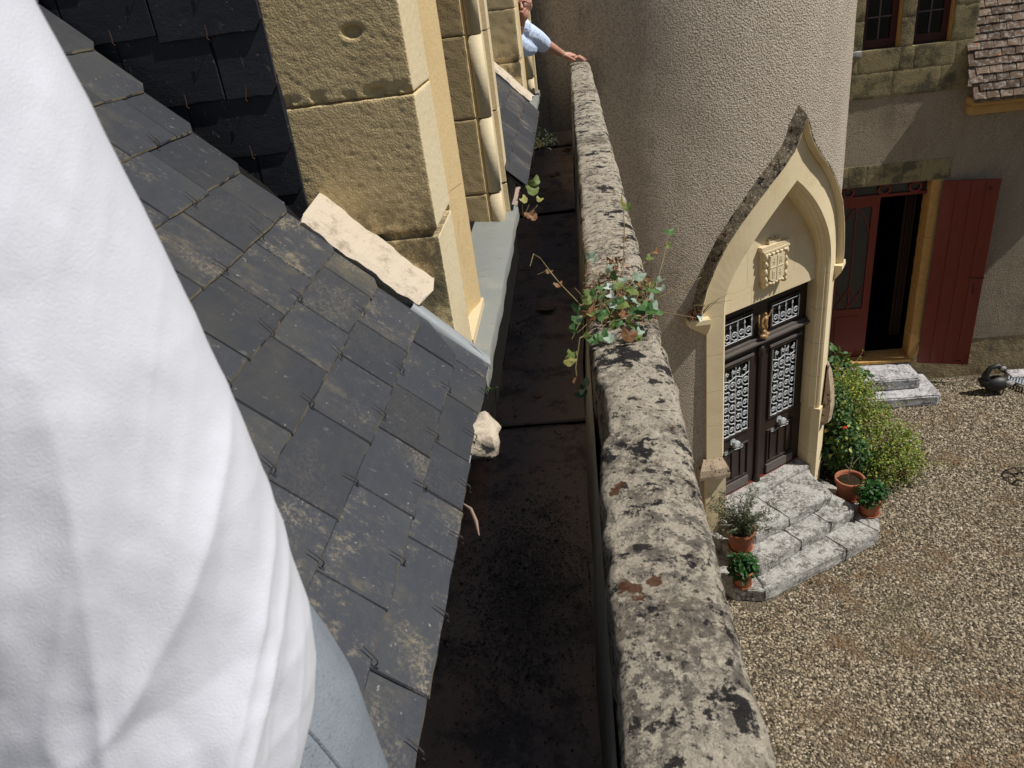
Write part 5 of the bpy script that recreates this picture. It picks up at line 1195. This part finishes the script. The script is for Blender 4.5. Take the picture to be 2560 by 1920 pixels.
for kd, p, sz in (('yellow', (-.28, 3.58, 5.505), .026), ('olive', (-.235, 3.68, 5.525), .040), ('olive', (-.225, 3.70, 5.56), .034), ('yellow', (-.20, 3.66, 5.475), .02), ('brown', (-.255, 3.62, 5.42), .03), ('brown', (-.24, 3.60, 5.41), .025)): put_leaf(wd, kd, p, sz, (.1 + rng.normal() * .3, -.8, .7), math.pi + rng.normal() * .4)
# fallen leaves lying in the gutter
FL = []
for k in range(3):
    me = lobed_leaf(70 + k); me.materials.append(MAT['dryleaf_dark']); FL.append(me)
for k, (p, s_, lab) in enumerate((((-.32, 2.80, 5.045), .076, 'big curled brown fallen leaf lying in the gutter'), ((-.21, 3.35, 5.045), .056, 'brown fallen leaf in the gutter behind the big curled one'), ((-.23, 2.52, 5.042), .023, 'small grey fallen leaf just past the gutter step'))):
    o = bpy.data.objects.new('fallen_leaf', FL[k]); COL.objects.link(o); tag(o, lab, 'leaf', 'fallen leaves in the gutter')
    o.matrix_world = Matrix.Translation(p) @ Matrix.Rotation(.25, 4, 'X') @ Matrix.Rotation(1.9 + k, 4, 'Z') @ Matrix.Scale(s_, 4)
for k in range(5):
    p = (rng.uniform(-.22, -.06), rng.uniform(4.9, 6.4), 5.145)
    o = bpy.data.objects.new('fallen_leaf', FL[k % 3]); COL.objects.link(o); tag(o, 'dull brown fallen leaf in the dark far part of the gutter', 'leaf', 'fallen leaves far down the gutter')
    o.matrix_world = Matrix.Translation(p) @ Matrix.Rotation(rng.normal() * .4, 4, 'X') @ Matrix.Rotation(rng.uniform(0, 6), 4, 'Z') @ Matrix.Scale(.05, 4)
cl = thing('curled_leaf', (-.255, 1.10, 5.60), 'thin curled dry brown leaf hanging over the slate eave', 'leaf')
b = MB(); b.tube([(-.262, 1.115, 5.605), (-.246, 1.105, 5.598), (-.236, 1.085, 5.585), (-.230, 1.06, 5.572)], [.001, .0030, .0034, .001], 6); b.build('blade', MAT['dryleaf_dark'], cl)
# chunk of pale mortar lying on the eave
v, f = rbox((-.285, 1.315, 5.555), (-.222, 1.43, 5.618), .024, .008, .012, 28, 5, 3); o = mk('mortar_chunk', v, f, MAT['mortar'], None, True, base=(-.25, 1.38, 5.58)); tag(o, 'pale lump of broken mortar perched on the slate eave', 'stone chunk')

# weeds and moss creeping over the gravel along walls and step edges
def weeds():
    C = []
    for k in range(170):
        t = rng.random()
        if t < .45: u = rng.uniform(-.3, 1.6); q = WF(u, rng.uniform(.02, .5) ** 1.4, .01)
        elif t < .7: q = PP(rng.uniform(-1.4, 1.3), rng.uniform(1.25, 1.5), .01)
        else: q = np.array([rng.uniform(1.6, 5.8), rng.uniform(5.2, 9.8), .012])
        n_ = rng.integers(4, 16)
        C.append(q + np.c_[rng.normal(size=n_) * .035, rng.normal(size=n_) * .035, rng.random(n_) * .025])
    C = np.concatenate(C); C = C[(C[:, 0] - TC[0]) ** 2 + (C[:, 1] - TC[1]) ** 2 > (TR + .05) ** 2]
    return leaf_cloud(C, rng.normal(size=(len(C), 3)) * .6 + np.array([0, 0, .7]), rng.uniform(.012, .032, len(C)), .4)
v, f = weeds(); tag(mk('weeds', v, f, MAT['olive']), 'sparse low weeds dotted over the gravel and along the wall foot', 'weeds', kind='stuff')

# ================================================================== SMALL THINGS IN THE YARD
orn = thing('bird_ornament', (5.93, 10.42, 0), 'small dark metal garden bird with arched neck near the house wall', 'ornament')
b = MB(); b.ball((5.96, 10.42, .17), (.19, .12, .12), 14, 9); b.tube([(5.80, 10.42, .20), (5.70, 10.42, .26)], [.09, .03], 8); o = b.build('body', MAT['iron'], orn, True)
b = MB(); b.tube([(5.82, 10.42, .20), (5.78, 10.42, .32), (5.83, 10.42, .44), (5.93, 10.42, .47), (6.02, 10.42, .40), (6.06, 10.42, .33)], [.075, .052, .036, .040, .046, .010], 12); b.build('neck', MAT['iron'], orn, True)
b = MB(); b.ball((5.99, 10.375, .44), (.045, .012, .035), 8, 6); b.ball((6.10, 10.33, .20), (.07, .03, .05), 8, 6); b.build('pale_patch', MAT['step_far'], orn, True)
b = MB()
for x, y in ((5.86, 10.36), (5.86, 10.47), (6.05, 10.36), (6.05, 10.47)): b.tube([(x, y, .12), (x, y, 0)], .008, 6)
b.build('legs', MAT['iron'], orn)
gr = thing('metal_grating', (6.4, 10.45, 0), 'blue-grey metal grating beside the bird ornament at the right edge', 'grating')
MAT['galv'] = simple('galvanised_steel', (.30, .34, .38), .5, .5, 30, .2)
b = MB()
def GT(a, c, z): return (6.22 + .30 * a + .10 * c, 10.60 - .52 * a + .16 * c, .10 + z)
b.box((0, 0, 0), (1, .08, .02), T=GT); b.box((0, .92, 0), (1, 1.0, .02), T=GT); b.build('grating_frame', MAT['galv'], gr)
for k in range(14): b = MB(); b.box((k / 14, .08, .004), (k / 14 + .035, .92, .016), T=GT); b.build('grating_bar', MAT['galv'], gr)
b = MB(); b.box((6.30, 10.62, .02), (7.0, 10.86, .13)); b.build('white_slab', MAT['step_far'], gr)
tb = thing('garden_table', (5.74, 8.26, 0), 'black iron garden table at the right edge, known by its shadow', 'table')
b = MB(); cx, cy = 5.74, 8.26
b.tube([(cx + .26 * math.cos(t), cy + .20 * math.sin(t), .56) for t in np.linspace(0, 6.283, 30)], .012, 6, caps=False); b.tube([(cx + .12 * math.cos(t), cy + .10 * math.sin(t), .56) for t in np.linspace(0, 6.283, 20)], .012, 6, caps=False)
for k in range(9): a = k * .698; b.tube([(cx + .10 * math.cos(a), cy + .08 * math.sin(a), .56), (cx + .26 * math.cos(a + .3), cy + .20 * math.sin(a + .3), .56)], .014, 5)
b.build('table_top', MAT['iron'], tb)
for k in range(3): a = k * 2.094 + .4; b = MB(); b.tube([(cx + .18 * math.cos(a), cy + .14 * math.sin(a), .56), (cx + .05 * math.cos(a), cy + .05 * math.sin(a), .3), (cx + .2 * math.cos(a), cy + .17 * math.sin(a), 0)], .010, 6); b.build('leg', MAT['iron'], tb)

# ================================================================== PEOPLE
def remeshed(o, vox, it=4, fac_=.5):
    r_ = o.modifiers.new('remesh', 'REMESH'); r_.mode = 'VOXEL'; r_.voxel_size = vox; r_.use_smooth_shade = True
    s_ = o.modifiers.new('smooth', 'SMOOTH'); s_.iterations = it; s_.factor = fac_; return o
# ---- the man leaning out of the far dormer, hand on the parapet
man = thing('person', (-.55, 6.45, 5.55), 'man with glasses and pale blue shirt leaning out, hand on the parapet', 'person')
b = MB()
HC = np.array([-.338, 6.325, 6.222])
b.ball(HC + [0, .012, .02], (.076, .094, .098), 16, 12); b.ball(HC + [0, -.030, -.055], (.056, .062, .062), 12, 9); b.ball(HC + [.0, -.052, -.088], (.030, .030, .026), 10, 8)
b.tube([HC + [.008, -.088, .022], HC + [.010, -.108, -.015], HC + [.008, -.098, -.028]], [.009, .015, .012], 8)                     # nose
b.ball(HC + [0, -.088, -.052], (.024, .010, .007), 8, 6); b.ball(HC + [0, -.086, -.063], (.020, .010, .008), 8, 6)                 # lips
for sg in (-1, 1): b.ball(HC + [sg * .030, -.083, .030], (.020, .010, .007), 8, 6); b.ball(HC + [sg * .076, .012, -.005], (.010, .020, .032), 8, 6)   # brows, ears
b.tube([HC + [-.01, .03, -.06], HC + [-.035, .075, -.13], HC + [-.06, .10, -.18]], [.048, .050, .06], 12)
b.tube([(-.40, 6.425, 6.04), (-.36, 6.52, 6.03), (-.25, 6.80, 5.945)], [.045, .05, .045], 10)
Wr = np.array([-.062, 7.150, 5.768])
b.tube([(-.25, 6.80, 5.945), (-.200, 6.905, 5.895), (-.13, 7.03, 5.832), Wr, Wr + [.02, .008, -.008]], [.045, .043, .036, .027, .027], 12)
K_ = np.array([.035, 7.192, 5.722])
b.tube([Wr, (Wr + K_) / 2 + [0, 0, .006], K_], [.026, .034, .034], 10); b.ball((Wr + K_) / 2 + [.01, .005, .004], (.055, .042, .020), 12, 8); b.ball(K_ + [-.008, 0, 0], (.030, .045, .016), 10, 8)
for dy, L, sp_, lift in ((-.036, .088, -.020, .0), (-.012, .102, -.004, .004), (.012, .098, .012, .004), (.034, .078, .026, .0)):
    p0 = K_ + [0, dy, 0]; b.tube([p0, p0 + [L * .42, sp_ * .4, .012 + lift], p0 + [L * .75, sp_ * .8, -.006], p0 + [L, sp_, -.026]], [.0115, .0105, .0092, .0070], 8)
b.tube([Wr + [.018, -.012, -.008], Wr + [.05, -.048, -.022], Wr + [.082, -.058, -.040], Wr + [.10, -.055, -.052]], [.014, .0125, .011, .008], 8)       # thumb
body = remeshed(b.build('body', MAT['skin'], man, True), .0042, 3)
b = MB(); b.ball(HC + [0, .030, .050], (.079, .088, .080), 16, 10); b.ball(HC + [.066, .035, .0], (.018, .05, .05), 8, 6); b.ball(HC + [-.066, .035, .0], (.018, .05, .05), 8, 6); remeshed(b.build('hair', MAT['hair'], man, True), .006, 2)
b = MB()
for sg in (-1, 1): b.tube([HC + [sg * .034 + .027 * math.cos(t), -.098, .006 + .018 * math.sin(t)] for t in np.linspace(0, 6.283, 18)], .0026, 5, caps=False); b.tube([HC + [sg * .061, -.098, .010], HC + [sg * .080, -.02, .008], HC + [sg * .082, .02, .004]], .0026, 5)
b.tube([HC + [-.008, -.100, .010], HC + [.008, -.100, .010]], .0026, 5); b.build('glasses', MAT['iron'], man)
for sg in (-1, 1): b = MB(); b.ball(HC + [sg * .032, -.080, .006], (.014, .008, .007), 8, 6); b.build('eye', MAT['hair'], man, True)
b = MB()
b.ball((-.62, 6.50, 5.78), (.20, .23, .36), 16, 10); b.tube([(-.68, 6.62, 6.02), (-.50, 6.52, 6.075), (-.38, 6.50, 6.045)], [.11, .10, .088], 14)
b.tube([(-.38, 6.49, 6.04), (-.315, 6.62, 6.000), (-.258, 6.76, 5.945), (-.212, 6.885, 5.890)], [.088, .080, .074, .066], 16); b.ball((-.30, 6.80, 5.90), (.06, .09, .06), 10, 8); b.ball((-.42, 6.40, 6.085), (.095, .075, .052), 12, 8); b.tube([(-.50, 6.42, 6.10), (-.40, 6.43, 6.085), (-.33, 6.50, 6.05)], [.07, .07, .07], 12)
b.tube([(-.44, 6.42, 5.98), (-.38, 6.52, 5.93), (-.31, 6.70, 5.89)], [.10, .085, .06], 12)
sh_ = remeshed(b.build('shirt', MAT['shirt'], man, True), .0075, 2)
b = MB(); b.tube([Wr + [-.022, -.022, .012], Wr + [-.010, -.008, .007]], [.0335, .0335], 14); b.build('watch', MAT['steel'], man)
b = MB(); b.ball((-.66, 6.52, 5.60), (.17, .17, .20), 12, 8); b.build('trousers', MAT['iron'], man, True)

# ---- the photographer's own body at the left: white T-shirt, blue-grey trousers
ph = thing('person', (-.43, .34, 5.75), 'close-up side of a person in white T-shirt and blue-grey trousers', 'person')
MZ = np.array([(5.78, -0.8135), (5.84, -0.7935), (5.905, -0.7535), (5.95, -0.7135), (5.986, -0.6382), (6.02, -0.5907), (6.05, -0.5638), (6.087, -0.5491), (6.112, -0.5512), (6.147, -0.551), (6.205, -0.5514), (6.25, -0.5627), (6.3, -0.5709), (6.35, -0.5912), (6.396, -0.6101), (6.465, -0.6361), (6.56, -0.6555), (6.64, -0.7355)])
def shirt_mesh():
    nz, na = 260, 420
    Z = np.linspace(5.84, 6.64, nz); TH = np.linspace(0, 2 * np.pi, na, endpoint=False); ZZ, TT = np.meshgrid(Z, TH, indexing='ij')
    low = np.clip((6.12 - ZZ) / .28, 0, 1); cy = .345 - .045 * low; a_ = .185 + .012 * low - .05 * np.clip((ZZ - 6.56) / .08, 0, 1); b_ = .125 + .01 * low - .03 * np.clip((ZZ - 6.56) / .08, 0, 1)
    mm = np.interp(ZZ, MZ[:, 0], MZ[:, 1]); cx = mm * cy - np.sqrt(a_ ** 2 + (mm * b_) ** 2)
    X = cx + a_ * np.cos(TT); Y = cy + b_ * np.sin(TT)
    # creases: ridged noise stretched along slanting pull lines, stronger towards the hem
    def ridge(dx, dz, fa, fl_, seed, pw):
        u = (X * dz - ZZ * dx + Y * .5) * fa; w = (X * dx + ZZ * dz) * fl_
        n_ = fbm(np.stack([u, w, u * 0 + seed], -1), 2, seed); return (1 - np.clip(np.abs(n_) * 1.25, 0, 1)) ** pw
    dn_ = np.clip((6.30 - ZZ) / .34, 0, 1)
    fold = ridge(.66, .75, 15, 1.5, 4, 3.4) * .0120 * (.12 + .95 * dn_) + ridge(.30, .95, 22, 1.6, 9, 3.2) * .0070 * (.35 + .65 * dn_) + ridge(.50, .86, 38, 3.0, 17, 3.0) * .0024 * (.2 + .8 * dn_) + fbm(np.stack([X * 11, ZZ * 7, Y * 11], -1), 2, 21) * .003 + fbm(np.stack([X * 34, ZZ * 26, Y * 34], -1), 3, 8) * .0011
    sidew = np.exp(-((np.mod(TT - .35 + np.pi, 2 * np.pi) - np.pi) / .38) ** 2)
    fold = (fold - .005) * (1 - .7 * sidew)
    pl = np.exp(-((np.mod(TT - 5.80 + np.pi, 2 * np.pi) - np.pi) / .07) ** 2) * low * .014 - np.exp(-((np.mod(TT - 5.62 + np.pi, 2 * np.pi) - np.pi) / .06) ** 2) * low * .012
    nx, ny = np.cos(TT) / a_, np.sin(TT) / b_; nl = np.hypot(nx, ny); X = X + nx / nl * (fold + pl); Y = Y + ny / nl * (fold + pl)
    V = np.stack([X, Y, ZZ + (.012 * np.sin(TT * 3) + .010 * np.sin(TT * 7 + 1)) * np.clip((5.92 - ZZ) / .08, 0, 1)], -1).reshape(-1, 3)
    I, J = np.meshgrid(np.arange(nz - 1), np.arange(na), indexing='ij'); J2 = (J + 1) % na
    F = np.stack([I * na + J, I * na + J2, (I + 1) * na + J2, (I + 1) * na + J], -1).reshape(-1, 4)
    return V, F
v, f = shirt_mesh(); ts = mk('t_shirt', v, f, MAT['tshirt'], ph, True)
so = ts.modifiers.new('thickness', 'SOLIDIFY'); so.thickness = .0018; so.offset = -1
b = MB(); b.tube([(-.40, .30, 6.60), (-.34, .20, 6.585), (-.33, .06, 6.50), (-.335, -.02, 6.44)], [.085, .085, .078, .076], 16); b.tube([(-.56, .38, 6.60), (-.63, .41, 6.56), (-.68, .43, 6.44)], [.085, .082, .078], 16); b.ball((-.47, .34, 6.62), (.20, .13, .07), 16, 8)
remeshed(b.build('sleeves', MAT['tshirt'], ph, True), .008, 3)
b = MB()
b.tube([(-.47, .34, 6.56), (-.46, .33, 6.64), (-.45, .31, 6.70), (-.44, .29, 6.78)], [.07, .07, .058, .058], 12); b.ball((-.43, .28, 6.875), (.078, .098, .115), 16, 12); b.ball((-.42, .22, 6.83), (.05, .05, .06), 10, 8); b.tube([(-.415, .185, 6.885), (-.41, .165, 6.855)], [.010, .016], 8)
b.tube([(-.34, .10, 6.53), (-.36, .22, 6.56), (-.47, .34, 6.58), (-.58, .39, 6.57), (-.66, .42, 6.50)], .048, 10)
b.tube([(-.34, .12, 6.54), (-.335, .0, 6.46), (-.335, -.09, 6.36), (-.24, -.14, 6.34), (-.12, -.15, 6.36), (-.07, -.145, 6.37)], [.050, .050, .045, .040, .030, .028], 10); b.ball((-.045, -.14, 6.375), (.045, .022, .042), 10, 8)
for k in range(4): b.tube([(-.03, -.145, 6.35 + .018 * k), (.02, -.135, 6.35 + .019 * k), (.055, -.115, 6.352 + .019 * k)], [.0095, .009, .007], 7)
b.tube([(-.05, -.13, 6.40), (-.02, -.10, 6.43), (.01, -.085, 6.44)], [.012, .011, .009], 7)
b.tube([(-.68, .43, 6.46), (-.70, .44, 6.28), (-.66, .38, 6.12), (-.62, .33, 6.06)], [.050, .044, .034, .028], 10); b.ball((-.60, .31, 6.03), (.03, .04, .04), 10, 8)
for k in range(5): b.tube([(-.60 + .008 * k, .29 + .012 * k, 6.02), (-.59 + .008 * k, .27 + .012 * k, 5.985 - .004 * (k in (1, 2))), (-.58 + .008 * k, .265 + .012 * k, 5.955)], [.0095, .009, .007], 7)
remeshed(b.build('body', MAT['skin'], ph, True), .006, 3)
b = MB(); b.ball((-.435, .30, 6.905), (.084, .100, .098), 16, 10); remeshed(b.build('hair', MAT['hair'], ph, True), .007, 2)
b = MB()
HZ = np.array([(5.60, -.49), (5.66, -.492), (5.76, -.498), (5.837, -.505), (5.89, -.507), (5.935, -.526), (5.977, -.55), (6.04, -.60)])
ring = []
for z, m_ in HZ:
    cy_, aa_, bb_ = .425, .185, .145; cx_ = m_ * cy_ - math.sqrt(aa_ ** 2 + (m_ * bb_) ** 2)
    ring.append([(cx_ + aa_ * math.cos(t), cy_ + bb_ * math.sin(t), z) for t in np.linspace(0, 2 * math.pi, 40, endpoint=False)])
b.add([p for r_ in ring for p in r_], [(i * 40 + k, i * 40 + (k + 1) % 40, (i + 1) * 40 + (k + 1) % 40, (i + 1) * 40 + k) for i in range(len(ring) - 1) for k in range(40)] + [tuple(range(40))[::-1], tuple((len(ring) - 1) * 40 + k for k in range(40))])
b.tube([(-.38, .42, 5.85), (-.31, .385, 5.80), (-.24, .33, 5.74), (-.135, .22, 5.66)], [.10, .095, .085, .07], 16); b.tube([(-.135, .22, 5.66), (-.14, .20, 5.45), (-.15, .18, 5.20)], [.075, .062, .05], 14)
b.tube([(-.44, .24, 5.86), (-.28, .12, 5.80), (-.13, .00, 5.74)], [.11, .10, .075], 16); b.tube([(-.13, .0, 5.74), (-.14, -.04, 5.50), (-.16, -.07, 5.20)], [.075, .062, .05], 14)
remeshed(b.build('trousers', MAT['trousers'], ph, True), .008, 4)
b = MB(); sm_ = []
for z, m_ in HZ[1:]:
    cy_, aa_, bb_ = .425, .189, .149; cx_ = m_ * cy_ - math.sqrt(aa_ ** 2 + (m_ * bb_) ** 2); t = -.12 - (z - 5.66) * .5; sm_.append((cx_ + aa_ * math.cos(t), cy_ + bb_ * math.sin(t), z))
b.tube(sm_, .0022, 6); b.build('side_seam', MAT['trousers'], ph)
for y in (.17, -.08): b = MB(); b.ball((-.15, y + .0, 5.195), (.05, .11, .04), 12, 8); b.build('shoe', MAT['iron'], ph, True)
